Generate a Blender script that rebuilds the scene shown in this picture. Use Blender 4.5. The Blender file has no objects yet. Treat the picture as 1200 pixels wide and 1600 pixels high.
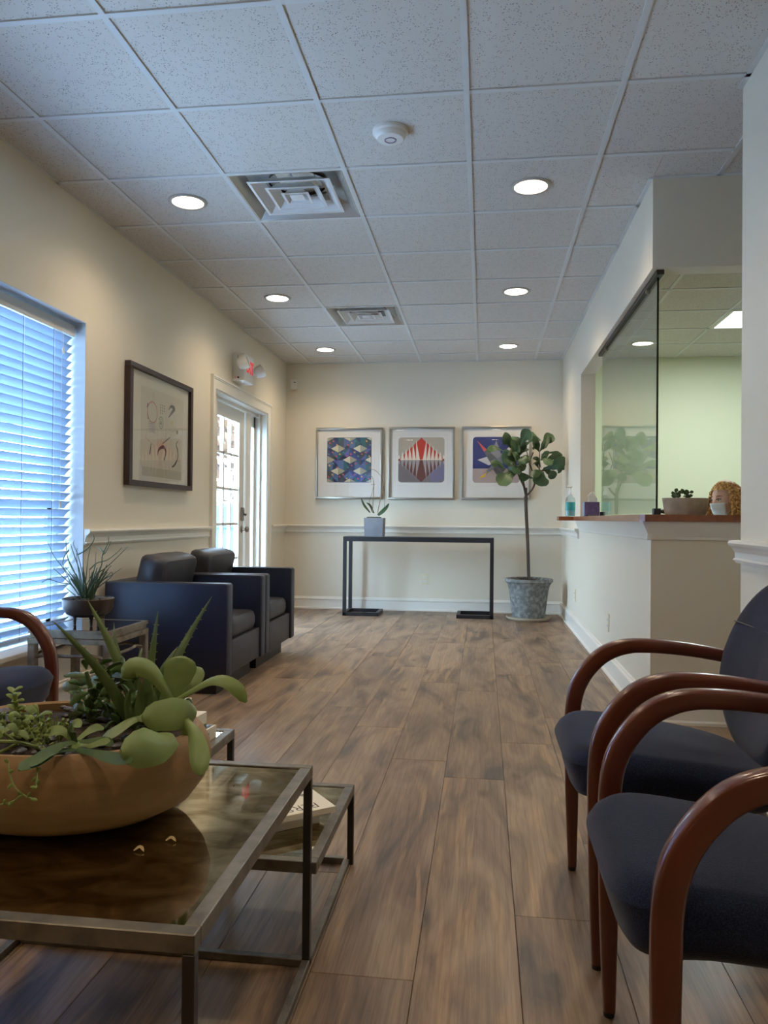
import bpy, bmesh, math, random
from mathutils import Vector, Matrix, Quaternion
S = bpy.context.scene
COL = S.collection
PI = math.pi
random.seed(7)

# ------------------------------------------------------------------ camera
F_PX, YAW, PITCH, ROLL = 1202.2, 0.128745, 0.0085167, 0.0090009
_cy, _sy, _cp, _sp = math.cos(YAW), math.sin(YAW), math.cos(PITCH), math.sin(PITCH)
_f = Vector((-_sy*_cp, _cy*_cp, _sp)); _r = Vector((_cy, _sy, 0)); _u = _r.cross(_f)
_c, _s = math.cos(ROLL), math.sin(ROLL)
RX, UX = _c*_r + _s*_u, -_s*_r + _c*_u
CAM = Vector((0, 0, 1.0))
cd = bpy.data.cameras.new('camera'); cam = bpy.data.objects.new('camera', cd); COL.objects.link(cam)
cd.sensor_fit = 'HORIZONTAL'; cd.sensor_width = 36; cd.lens = F_PX/1200*36; cd.clip_start = 0.02; cd.clip_end = 300
cam.matrix_world = Matrix.Translation(CAM) @ Matrix((RX, UX, -_f)).transposed().to_4x4()
S.camera = cam

# ------------------------------------------------------------------ world, exposure
S.view_settings.view_transform = 'Standard'; S.view_settings.look = 'None'
S.view_settings.gamma = 1.0; S.view_settings.use_curve_mapping = False
S.view_settings.exposure = 0.34
w = bpy.data.worlds.new('sky'); S.world = w; w.use_nodes = True
nt = w.node_tree; bg = nt.nodes['Background']
tc = nt.nodes.new('ShaderNodeTexCoord'); sx = nt.nodes.new('ShaderNodeSeparateXYZ'); cr = nt.nodes.new('ShaderNodeValToRGB')
nt.links.new(tc.outputs['Generated'], sx.inputs[0]); nt.links.new(sx.outputs['Z'], cr.inputs[0]); nt.links.new(cr.outputs[0], bg.inputs[0])
cr.color_ramp.elements[0].position = 0.0; cr.color_ramp.elements[0].color = (0.62, 0.82, 1.0, 1)
cr.color_ramp.elements[1].position = 0.8; cr.color_ramp.elements[1].color = (0.45, 0.68, 1.0, 1)
bg.inputs[1].default_value = 31.0
S.cycles.use_denoising = True
S.cycles.max_bounces = 10; S.cycles.diffuse_bounces = 5; S.cycles.glossy_bounces = 5; S.cycles.transparent_max_bounces = 16
S.cycles.sample_clamp_indirect = 6.0
LAMP_W, LAMP_COL = 30.0, (1.0, 0.79, 0.54)

# ------------------------------------------------------------------ helpers
def lin(c):
    return tuple(((v/255)/12.92 if v/255 <= 0.04045 else ((v/255+0.055)/1.055)**2.4) for v in c)

class MB:
    def __init__(s): s.bm = bmesh.new()
    def box(s, x0, x1, y0, y1, z0, z1, bev=0.0, seg=2, M=None):
        r = bmesh.ops.create_cube(s.bm, size=1.0)
        vs = r['verts']
        for v in vs:
            v.co = Vector(((x0+x1)/2 + v.co.x*(x1-x0), (y0+y1)/2 + v.co.y*(y1-y0), (z0+z1)/2 + v.co.z*(z1-z0)))
        if bev > 0:
            es = list({e for v in vs for e in v.link_edges})
            r2 = bmesh.ops.bevel(s.bm, geom=es, offset=bev, segments=seg, affect='EDGES', profile=0.5)
            vs = [v for v in r2['verts']] + [v for v in vs if v.is_valid]
            vs = list(set(vs))
        if M is not None:
            for v in vs: v.co = M @ v.co
        return s
    def grid(s, rows, close_u=False, close_v=False, caps=False):
        """rows: list of lists of Vector -> quads"""
        V = [[s.bm.verts.new(p) for p in r] for r in rows]
        n, m = len(V), len(V[0])
        for i in range(n if close_u else n-1):
            for j in range(m if close_v else m-1):
                a, b, c, d = V[i][j], V[i][(j+1) % m], V[(i+1) % n][(j+1) % m], V[(i+1) % n][j]
                try: s.bm.faces.new((a, b, c, d))
                except ValueError: pass
        if caps:
            for r in (V[0], V[-1]):
                try: s.bm.faces.new(r)
                except ValueError: pass
        return s
    def lathe(s, prof, cx=0, cy=0, cz=0, n=32, sxx=1, syy=1, axis='Z', caps=True):
        rows = []
        for (r, z) in prof:
            row = []
            for k in range(n):
                a = 2*PI*k/n
                p = Vector((r*math.cos(a)*sxx, r*math.sin(a)*syy, z))
                if axis == 'X': p = Vector((p.z, p.x, p.y))
                if axis == 'Y': p = Vector((p.x, p.z, p.y))
                row.append(p + Vector((cx, cy, cz)))
            rows.append(row)
        return s.grid(rows, close_v=True, caps=caps)
    def tube(s, pts, r, n=8, caps=True, flat=1.0):
        pts = [Vector(p) for p in pts]
        if not hasattr(r, '__len__'): r = [r]*len(pts)
        rows = []; prev = None
        for i, p in enumerate(pts):
            t = (pts[min(i+1, len(pts)-1)] - pts[max(i-1, 0)]).normalized()
            if prev is None:
                a = Vector((0, 0, 1)) if abs(t.z) < 0.9 else Vector((1, 0, 0))
                prev = (a - t*a.dot(t)).normalized()
            else:
                prev = (prev - t*prev.dot(t)).normalized()
            b = t.cross(prev)
            rows.append([p + prev*math.cos(2*PI*k/n)*r[i] + b*math.sin(2*PI*k/n)*r[i]*flat for k in range(n)])
        return s.grid(rows, close_v=True, caps=caps)
    def poly(s, pts):
        s.bm.faces.new([s.bm.verts.new(p) for p in pts]); return s
    def prism(s, poly, axis, a0, a1, caps=True):
        """poly: list of (p,q); axis X: (y,z); Y: (x,z); Z: (x,y)"""
        def mk(p, a):
            return Vector((a, p[0], p[1])) if axis == 'X' else Vector((p[0], a, p[1])) if axis == 'Y' else Vector((p[0], p[1], a))
        return s.grid([[mk(p, a0) for p in poly], [mk(p, a1) for p in poly]], close_v=True, caps=caps)
    def ball(s, c, r, sx_=1, sy_=1, sz_=1, u=10, v=7, M=None):
        re = bmesh.ops.create_uvsphere(s.bm, u_segments=u, v_segments=v, radius=r)
        for q in re['verts']:
            q.co = Vector((q.co.x*sx_, q.co.y*sy_, q.co.z*sz_))
            if M is not None: q.co = M @ q.co
            q.co += Vector(c)
        return s
    def mesh(s, name, m, smooth=True, angle=0.6):
        bmesh.ops.recalc_face_normals(s.bm, faces=s.bm.faces)
        me = bpy.data.meshes.new(name); s.bm.to_mesh(me); s.bm.free()
        if m is not None: me.materials.append(m)
        if smooth:
            me.polygons.foreach_set('use_smooth', [True]*len(me.polygons))
            try: me.set_sharp_from_angle(angle=angle)
            except Exception: pass
        return me

def link(name, me, parent=None, loc=None):
    o = bpy.data.objects.new(name, me); COL.objects.link(o)
    if parent is not None:
        o.parent = parent
    if loc is not None: o.location = loc
    return o
def world_of(p):
    v = Vector((0, 0, 0))
    while p is not None: v += p.location; p = p.parent
    return v
def put(name, mb, m, parent=None, smooth=True, angle=0.6):
    """mesh given in world coordinates; parents are unrotated while building"""
    o = link(name, mb.mesh(name, m, smooth, angle), parent)
    off = world_of(parent)
    if off.length > 0: o.data.transform(Matrix.Translation(-off))
    return o
def tag(o, label, cat, group=None):
    o['label'] = label; o['category'] = cat
    if group: o['group'] = group
    return o
def thing(name, label, cat, loc=(0, 0, 0), group=None):
    o = bpy.data.objects.new(name, None); COL.objects.link(o); o.location = loc; o.empty_display_size = 0.05
    return tag(o, label, cat, group)
def struct(name, mb, m, parent=None, smooth=False, label=None):
    o = put(name, mb, m, parent, smooth)
    if parent is None:
        o['kind'] = 'structure'
        if label: o['label'] = label
    return o
def group_struct(name, loc=(0, 0, 0)):
    o = bpy.data.objects.new(name, None); COL.objects.link(o); o.location = loc; o['kind'] = 'structure'; return o
def dup(root, loc=None, label=None, rz=None):
    def cp(o, par):
        c = o.copy(); COL.objects.link(c)
        if par is not None: c.parent = par; c.matrix_parent_inverse = o.matrix_parent_inverse.copy()
        for ch in list(o.children): cp(ch, c)
        return c
    r = cp(root, None)
    if loc is not None: r.location = loc
    if rz is not None: r.rotation_euler = (0, 0, rz)
    if label: r['label'] = label
    return r
def cat_rom(pts, n):
    P = [Vector(p) for p in pts]; P = [2*P[0]-P[1]] + P + [2*P[-1]-P[-2]]
    k = len(P)-3; out = []
    for i in range(n):
        t = i/(n-1)*k; a = min(int(t), k-1); t -= a
        p0, p1, p2, p3 = P[a:a+4]
        out.append(0.5*((2*p1) + (p2-p0)*t + (2*p0-5*p1+4*p2-p3)*t*t + (3*p1-p0-3*p2+p3)*t**3))
    return out
def lerp_tab(tab, t):
    for (a, va), (b, vb) in zip(tab, tab[1:]):
        if t <= b:
            k = (t-a)/(b-a) if b > a else 0; k = k*k*(3-2*k)*0.5 + k*0.5
            return va + (vb-va)*k
    return tab[-1][1]
def blade(mb, pts, hw, th, prof, nrm, n=10, m=5, cup=0.0, wave=0.0, ph=0.0):
    """a leaf: closed lens section swept along pts; hw half width, th half thickness"""
    C = cat_rom(pts, n); nrm = Vector(nrm); rows = []; prevs = None
    for i, p in enumerate(C):
        t = (C[min(i+1, n-1)] - C[max(i-1, 0)]).normalized()
        sd = t.cross(nrm)
        if sd.length < 0.15 and prevs is not None: sd = prevs
        sd.normalize()
        if prevs is not None:
            if sd.dot(prevs) < 0: sd = -sd
            sd = (sd + prevs*0.6).normalized(); sd = (sd - t*sd.dot(t)).normalized()
        prevs = sd.copy(); n2 = sd.cross(t)
        k = i/(n-1); W = max(hw*lerp_tab(prof, k), 0.0004); row = []
        T = th*min(1, W/hw*1.5+0.15)
        for j in range(m):
            q = -1+2*j/(m-1)
            row.append(p + sd*W*q + n2*(cup*W*q*q + T*(1-q*q) + wave*math.sin(k*9+q*3+ph)*W*abs(q)))
        for j in range(m-2, 0, -1):
            q = -1+2*j/(m-1)
            row.append(p + sd*W*q + n2*(cup*W*q*q - T*(1-q*q) + wave*math.sin(k*9+q*3+ph)*W*abs(q)))
        rows.append(row)
    mb.grid(rows, close_v=True, caps=True); return mb
def pillow(mb, outline, h, r, M, dome=0.0, bend=None, rings=5):
    """outline: list of (u,v) around origin; thickness h; rounded edge r; M maps (u,v,w)->world"""
    n = len(outline); L = max(max(abs(a), abs(b)) for a, b in outline)
    rows = []
    prof = [(0.02, -h/2-dome), (0.5, -h/2-dome*0.75), (max(0.55, 1-2.2*r/L), -h/2-dome*0.25)]
    for k in range(rings+1):
        a = -PI/2 + PI*k/rings
        prof.append((1-(r/L)*(1-math.cos(a)), (h/2)*math.sin(a)))
    prof += [(max(0.55, 1-2.2*r/L), h/2+dome*0.25), (0.5, h/2+dome*0.75), (0.02, h/2+dome)]
    for sc, wz in prof:
        row = []
        for (u_, v_) in outline:
            p = Vector((u_*sc, v_*sc, wz))
            if bend: p = bend(p)
            row.append(M @ p)
        rows.append(row)
    mb.grid(rows, close_v=True, caps=True); return mb
def superell(a, b, n, k=40, f=None):
    out = []
    for i in range(k):
        t = 2*PI*i/k; c, s_ = math.cos(t), math.sin(t)
        x = a*math.copysign(abs(c)**(2/n), c); y = b*math.copysign(abs(s_)**(2/n), s_)
        if f: x, y = f(x, y)
        out.append((x, y))
    return out
def at(u, v, Y):
    """the point at depth Y (room coordinates) seen at photo pixel u, v - used to look up world positions"""
    d = RX*((u-600)/F_PX) + UX*((800-v)/F_PX) + _f
    return CAM + d*(Y/d.y)
def atx(u, v, X):
    d = RX*((u-600)/F_PX) + UX*((800-v)/F_PX) + _f
    return CAM + d*(X/d.x)
def text_mesh(name, txt, size, m, parent, M, ext=0.0006, bold=0.0):
    cu = bpy.data.curves.new(name, 'FONT'); cu.body = txt; cu.size = size; cu.align_x = 'CENTER'; cu.align_y = 'CENTER'
    cu.extrude = ext; cu.offset = bold; cu.resolution_u = 3
    to = bpy.data.objects.new('tmp', cu); COL.objects.link(to)
    dg = bpy.context.evaluated_depsgraph_get()
    me = bpy.data.meshes.new_from_object(to.evaluated_get(dg)); bpy.data.objects.remove(to); bpy.data.curves.remove(cu)
    me.transform(M)
    off = world_of(parent); me.transform(Matrix.Translation(-off))
    me.materials.clear(); me.materials.append(m)
    return link(name, me, parent)

# ------------------------------------------------------------------ materials
def mat(name, col, rough=0.5, metal=0.0, spec=0.5, noise=None, bump=None, emit=None, sheen=0.0, coat=0.0, trans=0.0):
    """col sRGB 0-255; noise=(scale, other colour, contrast lo, hi, stretch); bump=(scale, strength)"""
    m = bpy.data.materials.new(name); m.use_nodes = True; N = m.node_tree.nodes; Lk = m.node_tree.links
    b = N['Principled BSDF']; c = lin(col)+(1,)
    b.inputs['Base Color'].default_value = c; b.inputs['Roughness'].default_value = rough
    b.inputs['Metallic'].default_value = metal; b.inputs['Specular IOR Level'].default_value = spec
    if sheen: b.inputs['Sheen Weight'].default_value = sheen; b.inputs['Sheen Roughness'].default_value = 0.4
    if coat: b.inputs['Coat Weight'].default_value = coat; b.inputs['Coat Roughness'].default_value = 0.12
    if emit: b.inputs['Emission Color'].default_value = lin(emit[0])+(1,); b.inputs['Emission Strength'].default_value = emit[1]
    if noise or bump:
        t = N.new('ShaderNodeTexCoord')
    if noise:
        sc, c2, lo, hi, st = noise
        mp = N.new('ShaderNodeMapping'); mp.inputs['Scale'].default_value = st
        Lk.new(t.outputs['Object'], mp.inputs[0])
        nz = N.new('ShaderNodeTexNoise'); nz.inputs['Scale'].default_value = sc; nz.inputs['Detail'].default_value = 6
        Lk.new(mp.outputs[0], nz.inputs['Vector'])
        rp = N.new('ShaderNodeValToRGB'); rp.color_ramp.elements[0].position = lo; rp.color_ramp.elements[1].position = hi
        rp.color_ramp.elements[0].color = c; rp.color_ramp.elements[1].color = lin(c2)+(1,)
        Lk.new(nz.outputs['Fac'], rp.inputs[0]); Lk.new(rp.outputs[0], b.inputs['Base Color'])
    if bump:
        nb = N.new('ShaderNodeTexNoise'); nb.inputs['Scale'].default_value = bump[0]; nb.inputs['Detail'].default_value = 3
        Lk.new(t.outputs['Object'], nb.inputs['Vector'])
        bp = N.new('ShaderNodeBump'); bp.inputs['Strength'].default_value = bump[1]; bp.inputs['Distance'].default_value = 0.002
        Lk.new(nb.outputs['Fac'], bp.inputs['Height']); Lk.new(bp.outputs[0], b.inputs['Normal'])
    if trans:
        tr = N.new('ShaderNodeBsdfTranslucent'); tr.inputs[0].default_value = c
        mx = N.new('ShaderNodeMixShader'); mx.inputs[0].default_value = trans
        Lk.new(b.outputs[0], mx.inputs[1]); Lk.new(tr.outputs[0], mx.inputs[2]); Lk.new(mx.outputs[0], N['Material Output'].inputs[0])
    return m
def glass_mat(name, tint=(255, 255, 255), ior=1.5, rough=0.0):
    m = bpy.data.materials.new(name); m.use_nodes = True; N = m.node_tree.nodes; Lk = m.node_tree.links
    N.remove(N['Principled BSDF'])
    tr = N.new('ShaderNodeBsdfTransparent'); tr.inputs[0].default_value = lin(tint)+(1,)
    gl = N.new('ShaderNodeBsdfGlossy'); gl.inputs['Roughness'].default_value = rough
    fr = N.new('ShaderNodeFresnel'); ge = N.new('ShaderNodeNewGeometry'); mr = N.new('ShaderNodeMapRange')
    mr.inputs['To Min'].default_value = ior; mr.inputs['To Max'].default_value = 1/ior      # same reflectance from both sides of a thin pane
    Lk.new(ge.outputs['Backfacing'], mr.inputs[0]); Lk.new(mr.outputs[0], fr.inputs[0])
    mx = N.new('ShaderNodeMixShader'); Lk.new(fr.outputs[0], mx.inputs[0]); Lk.new(tr.outputs[0], mx.inputs[1]); Lk.new(gl.outputs[0], mx.inputs[2])
    Lk.new(mx.outputs[0], N['Material Output'].inputs[0]); return m
def emit_mat(name, col, st):
    m = bpy.data.materials.new(name); m.use_nodes = True; N = m.node_tree.nodes; Lk = m.node_tree.links
    N.remove(N['Principled BSDF']); e = N.new('ShaderNodeEmission'); e.inputs[0].default_value = lin(col)+(1,); e.inputs[1].default_value = st
    Lk.new(e.outputs[0], N['Material Output'].inputs[0]); return m

M_WALL = mat('wall_paint', (223, 215, 197), 0.42, spec=0.4, bump=(180, 0.06))
M_TRIM = mat('white_trim', (232, 229, 219), 0.3)
M_GREEN = mat('green_paint', (208, 213, 186), 0.55, bump=(180, 0.05))
M_TBAR = mat('tee_bar_white', (208, 210, 208), 0.45)
M_WHITE = mat('white_plastic', (230, 230, 226), 0.35)
M_IVORY = mat('ivory_plastic', (222, 214, 186), 0.35)
M_BLACK = mat('black_plastic', (14, 14, 16), 0.35)
M_DOOR = mat('door_white', (226, 226, 220), 0.35)
M_PANE = glass_mat('window_glass', (246, 250, 252), 1.45)
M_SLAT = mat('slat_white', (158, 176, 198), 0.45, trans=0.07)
M_BLINDR = mat('valance', (206, 208, 206), 0.45)
M_NICKEL = mat('nickel', (150, 140, 128), 0.28, metal=1)
M_CONS = mat('console_black', (26, 27, 32), 0.45, bump=(60, 0.1))
M_IRON = mat('gunmetal', (126, 120, 108), 0.42, metal=0.6, noise=(30, (98, 92, 84), 0.35, 0.7, (1, 1, 1)), bump=(220, 0.12))
M_IRON_D = mat('gunmetal_dark', (62, 60, 56), 0.45, metal=0.6, bump=(200, 0.1))
M_SILVER = mat('silver_leaf', (150, 140, 122), 0.4, metal=0.75, noise=(18, (112, 104, 90), 0.4, 0.65, (1, 1, 1)), bump=(160, 0.12))
M_LEATH = mat('navy_leather', (22, 30, 52), 0.40, spec=0.5, bump=(55, 0.22))
M_LEATHG = mat('leather_lit_grey', (50, 49, 53), 0.45, spec=0.5, noise=(6, (36, 36, 42), 0.4, 0.7, (1, 1, 1)), bump=(40, 0.35))  # same navy leather, greyed in its colour where fronts catch room light
M_WELT = mat('leather_welt', (56, 56, 60), 0.4)
M_WOOD = mat('mahogany', (98, 45, 24), 0.28, spec=0.6, noise=(9, (78, 33, 17), 0.35, 0.75, (1, 1, 1)), coat=0.5)
M_FAB = mat('navy_fabric', (23, 30, 50), 0.95, spec=0.12, noise=(420, (38, 46, 68), 0.45, 0.62, (1, 1, 1)), bump=(600, 0.5), sheen=0.25)
M_STEEL = mat('grey_steel', (150, 148, 145), 0.35, metal=0.8)
M_FEET = mat('rubber_foot', (30, 26, 24), 0.6)
M_COUNT = mat('cherry_counter', (142, 78, 40), 0.28, noise=(5, (118, 58, 28), 0.35, 0.7, (6, 1, 6)), coat=0.4)
M_EDGE = mat('glass_edge', (12, 26, 24), 0.15)
M_GLASSP = glass_mat('partition_glass', (244, 250, 246), 1.5)
M_BOWL = mat('terracotta_wood', (156, 124, 82), 0.6, noise=(7, (134, 102, 64), 0.35, 0.75, (1, 1, 7)), bump=(90, 0.25))
M_SOIL = mat('potting_soil', (44, 34, 26), 0.95, noise=(40, (84, 66, 50), 0.45, 0.7, (1, 1, 1)), bump=(90, 1.0))
M_PEB = mat('dark_pebble', (52, 50, 50), 0.45, noise=(9, (96, 92, 90), 0.4, 0.7, (1, 1, 1)))
M_LEAF_A = mat('aloe_green', (76, 98, 52), 0.42, noise=(14, (98, 118, 68), 0.4, 0.65, (1, 1, 1)), bump=(60, 0.15))
M_LEAF_K = mat('kalanchoe_green', (126, 144, 84), 0.45, noise=(9, (102, 124, 64), 0.35, 0.7, (1, 1, 1)), bump=(40, 0.15))
M_LEAF_J = mat('jade_green', (70, 98, 50), 0.32, noise=(20, (108, 130, 84), 0.45, 0.75, (1, 1, 1)))
M_LEAF_S = mat('sedum_green', (132, 150, 76), 0.5, noise=(20, (108, 134, 66), 0.4, 0.7, (1, 1, 1)))
M_LEAF_R = mat('rosette_green', (84, 104, 62), 0.6, spec=0.25, noise=(12, (62, 86, 50), 0.4, 0.7, (1, 1, 1)))
M_FIG = mat('fig_green', (64, 92, 52), 0.5, noise=(10, (88, 112, 70), 0.4, 0.75, (1, 1, 1)), trans=0.08)
M_FIGD = mat('fig_green_dark', (44, 70, 38), 0.5, noise=(10, (62, 90, 54), 0.4, 0.7, (1, 1, 1)), trans=0.08)
M_VEIN = mat('leaf_vein', (132, 148, 96), 0.5)
M_BARK = mat('bark', (92, 76, 64), 0.85, noise=(30, (62, 50, 42), 0.4, 0.7, (1, 1, 0.3)), bump=(80, 0.6))
M_POT = mat('weathered_clay', (102, 105, 103), 0.8, noise=(26, (146, 149, 146), 0.42, 0.70, (1, 1, 1)), bump=(60, 0.5))
M_SAUC = mat('saucer_clay', (186, 174, 152), 0.6)
M_CONC = mat('concrete', (182, 170, 150), 0.75, noise=(14, (150, 139, 122), 0.35, 0.7, (1, 1, 1)), bump=(60, 0.3))
M_GREYPOT = mat('grey_cube_pot', (128, 128, 134), 0.55, noise=(6, (112, 112, 118), 0.4, 0.7, (1, 1, 1)))
M_MOSS = mat('moss', (84, 84, 44), 0.95, noise=(60, (52, 56, 28), 0.4, 0.7, (1, 1, 1)), bump=(120, 1.0))
M_STEM = mat('orchid_stem', (150, 124, 92), 0.6)
M_STEMD = mat('orchid_stake', (58, 44, 34), 0.6)
M_PENCIL = mat('pencil_cactus', (56, 84, 62), 0.5, noise=(20, (78, 104, 78), 0.4, 0.7, (1, 1, 1)))
M_BRZ = mat('bronze_bowl', (92, 80, 70), 0.35, metal=0.5, noise=(5, (58, 52, 50), 0.35, 0.7, (1, 1, 1)))
M_FRAMED = mat('dark_wood_frame', (54, 38, 34), 0.35)
M_FRAMES = mat('silver_frame', (176, 172, 162), 0.28, metal=0.85)
M_MATB = mat('mat_board', (232, 230, 224), 0.8)
M_PICGL = glass_mat('picture_glass', (255, 255, 255), 1.45)
M_CREAMP = mat('print_paper', (206, 200, 180), 0.8)
M_SKIN = mat('skin', (226, 178, 156), 0.5)
M_HAIR = mat('auburn_hair', (150, 96, 46), 0.6, noise=(70, (222, 172, 104), 0.42, 0.6, (1, 1, 1)))
M_MASK = mat('surgical_mask', (226, 230, 240), 0.7)
M_SHIRT = mat('pale_blue_shirt', (150, 176, 186), 0.8)
M_PAPER = mat('page_paper', (222, 214, 194), 0.8)
M_COVER = mat('cream_cover', (232, 226, 208), 0.45)
M_INK = mat('ink', (60, 54, 50), 0.6)
M_INKG = mat('grey_ink', (140, 132, 118), 0.7)
M_LENS = emit_mat('lamp_lens', (255, 244, 222), 14.0)
M_PANEL = emit_mat('panel_diffuser', (236, 246, 255), 7.0)

def tile_mat():
    m = mat('ceiling_tile_fissured', (206, 203, 197), 0.9, spec=0.1); N = m.node_tree.nodes; Lk = m.node_tree.links
    b = N['Principled BSDF']; t = N.new('ShaderNodeTexCoord'); oi = N.new('ShaderNodeObjectInfo')
    ad = N.new('ShaderNodeVectorMath'); ad.operation = 'ADD'
    ml = N.new('ShaderNodeMath'); ml.operation = 'MULTIPLY'; ml.inputs[1].default_value = 37.0
    Lk.new(oi.outputs['Random'], ml.inputs[0]); Lk.new(t.outputs['Object'], ad.inputs[0]); Lk.new(ml.outputs[0], ad.inputs[1])
    vo = N.new('ShaderNodeTexVoronoi'); vo.inputs['Scale'].default_value = 115; Lk.new(ad.outputs[0], vo.inputs['Vector'])
    nz = N.new('ShaderNodeTexNoise'); nz.inputs['Scale'].default_value = 34; nz.inputs['Detail'].default_value = 4; Lk.new(ad.outputs[0], nz.inputs['Vector'])
    # pits where the voronoi distance is small and the noise lets them through
    s1 = N.new('ShaderNodeMapRange'); s1.inputs['From Min'].default_value = 0.15; s1.inputs['From Max'].default_value = 0.30; Lk.new(vo.outputs['Distance'], s1.inputs[0])
    s2 = N.new('ShaderNodeMapRange'); s2.inputs['From Min'].default_value = 0.45; s2.inputs['From Max'].default_value = 0.53; s2.inputs['To Min'].default_value = 1; s2.inputs['To Max'].default_value = 0; Lk.new(nz.outputs['Fac'], s2.inputs[0])
    mx = N.new('ShaderNodeMath'); mx.operation = 'MAXIMUM'; Lk.new(s1.outputs[0], mx.inputs[0]); Lk.new(s2.outputs[0], mx.inputs[1])
    rp = N.new('ShaderNodeValToRGB'); rp.color_ramp.elements[0].color = lin((104, 98, 92))+(1,); rp.color_ramp.elements[1].color = lin((208, 204, 197))+(1,)
    Lk.new(mx.outputs[0], rp.inputs[0]); Lk.new(rp.outputs[0], b.inputs['Base Color'])
    bp = N.new('ShaderNodeBump'); bp.inputs['Strength'].default_value = 0.5; bp.inputs['Distance'].default_value = 0.002; Lk.new(mx.outputs[0], bp.inputs['Height']); Lk.new(bp.outputs[0], b.inputs['Normal'])
    return m
M_TILE = tile_mat()

def plank_mat():
    m = mat('laminate_plank', (120, 100, 84), 0.34, spec=0.45); N = m.node_tree.nodes; Lk = m.node_tree.links
    b = N['Principled BSDF']; t = N.new('ShaderNodeTexCoord'); oi = N.new('ShaderNodeObjectInfo')
    cx = N.new('ShaderNodeCombineXYZ')
    for i, k in enumerate((91.0, 53.0, 17.0)):
        q = N.new('ShaderNodeMath'); q.operation = 'MULTIPLY'; q.inputs[1].default_value = k; Lk.new(oi.outputs['Random'], q.inputs[0]); Lk.new(q.outputs[0], cx.inputs[i])
    ad = N.new('ShaderNodeVectorMath'); ad.operation = 'ADD'; Lk.new(t.outputs['Object'], ad.inputs[0]); Lk.new(cx.outputs[0], ad.inputs[1])
    def noise(scale, st, det=5, dist=0.0):
        mp = N.new('ShaderNodeMapping'); mp.inputs['Scale'].default_value = st; Lk.new(ad.outputs[0], mp.inputs[0])
        n = N.new('ShaderNodeTexNoise'); n.inputs['Scale'].default_value = scale; n.inputs['Detail'].default_value = det; n.inputs['Distortion'].default_value = dist
        Lk.new(mp.outputs[0], n.inputs['Vector']); return n
    big = noise(2.6, (2.3, 0.55, 1), 6, 1.5)      # soft dark clouds
    streak = noise(3.8, (3.0, 0.26, 1), 5, 1.8)   # tan sapwood streaks
    grain = noise(90.0, (2.6, 0.07, 1), 6, 0.6)   # fine grain
    r1 = N.new('ShaderNodeValToRGB'); e = r1.color_ramp.elements
    e[0].position = 0.30; e[0].color = lin((88, 77, 69))+(1,); e[1].position = 0.62; e[1].color = lin((158, 134, 110))+(1,)
    x = r1.color_ramp.elements.new(0.46); x.color = lin((134, 110, 90))+(1,)
    Lk.new(big.outputs['Fac'], r1.inputs[0])
    r2 = N.new('ShaderNodeValToRGB'); r2.color_ramp.elements[0].position = 0.57; r2.color_ramp.elements[1].position = 0.66
    r2.color_ramp.elements[0].color = (0, 0, 0, 1); r2.color_ramp.elements[1].color = (1, 1, 1, 1); Lk.new(streak.outputs['Fac'], r2.inputs[0])
    m1 = N.new('ShaderNodeMix'); m1.data_type = 'RGBA'; m1.inputs['B'].default_value = lin((180, 146, 108))+(1,)
    sc_ = N.new('ShaderNodeMath'); sc_.operation = 'MULTIPLY'; sc_.inputs[1].default_value = 0.55; Lk.new(r2.outputs[0], sc_.inputs[0])
    Lk.new(sc_.outputs[0], m1.inputs['Factor']); Lk.new(r1.outputs[0], m1.inputs['A'])
    # growth rings: distorted bands
    mp = N.new('ShaderNodeMapping'); mp.inputs['Scale'].default_value = (1.0, 0.16, 1); Lk.new(ad.outputs[0], mp.inputs[0])
    wv = N.new('ShaderNodeTexWave'); wv.inputs['Scale'].default_value = 13; wv.inputs['Distortion'].default_value = 8; wv.inputs['Detail'].default_value = 4; wv.inputs['Detail Scale'].default_value = 1.2
    Lk.new(mp.outputs[0], wv.inputs['Vector'])
    r3 = N.new('ShaderNodeValToRGB'); r3.color_ramp.elements[0].position = 0.0; r3.color_ramp.elements[1].position = 0.35
    r3.color_ramp.elements[0].color = (0.74, 0.73, 0.72, 1); r3.color_ramp.elements[1].color = (1, 1, 1, 1); Lk.new(wv.outputs[0], r3.inputs[0])
    m2 = N.new('ShaderNodeMix'); m2.data_type = 'RGBA'; m2.blend_type = 'MULTIPLY'; m2.inputs['Factor'].default_value = 0.55
    Lk.new(m1.outputs['Result'], m2.inputs['A']); Lk.new(r3.outputs[0], m2.inputs['B'])
    r4 = N.new('ShaderNodeValToRGB'); r4.color_ramp.elements[0].position = 0.36; r4.color_ramp.elements[1].position = 0.62
    r4.color_ramp.elements[0].color = (0.80, 0.79, 0.77, 1); r4.color_ramp.elements[1].color = (1.06, 1.05, 1.03, 1); Lk.new(grain.outputs['Fac'], r4.inputs[0])
    m3 = N.new('ShaderNodeMix'); m3.data_type = 'RGBA'; m3.blend_type = 'MULTIPLY'; m3.inputs['Factor'].default_value = 0.85
    Lk.new(m2.outputs['Result'], m3.inputs['A']); Lk.new(r4.outputs[0], m3.inputs['B'])
    # knots
    mk = N.new('ShaderNodeMapping'); mk.inputs['Scale'].default_value = (3.2, 1.5, 1); Lk.new(ad.outputs[0], mk.inputs[0])
    vk = N.new('ShaderNodeTexVoronoi'); vk.inputs['Scale'].default_value = 1.3; Lk.new(mk.outputs[0], vk.inputs['Vector'])
    rk = N.new('ShaderNodeValToRGB'); rk.color_ramp.elements[0].position = 0.03; rk.color_ramp.elements[1].position = 0.12
    rk.color_ramp.elements[0].color = (0.42, 0.38, 0.35, 1); rk.color_ramp.elements[1].color = (1, 1, 1, 1); Lk.new(vk.outputs['Distance'], rk.inputs[0])
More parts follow.
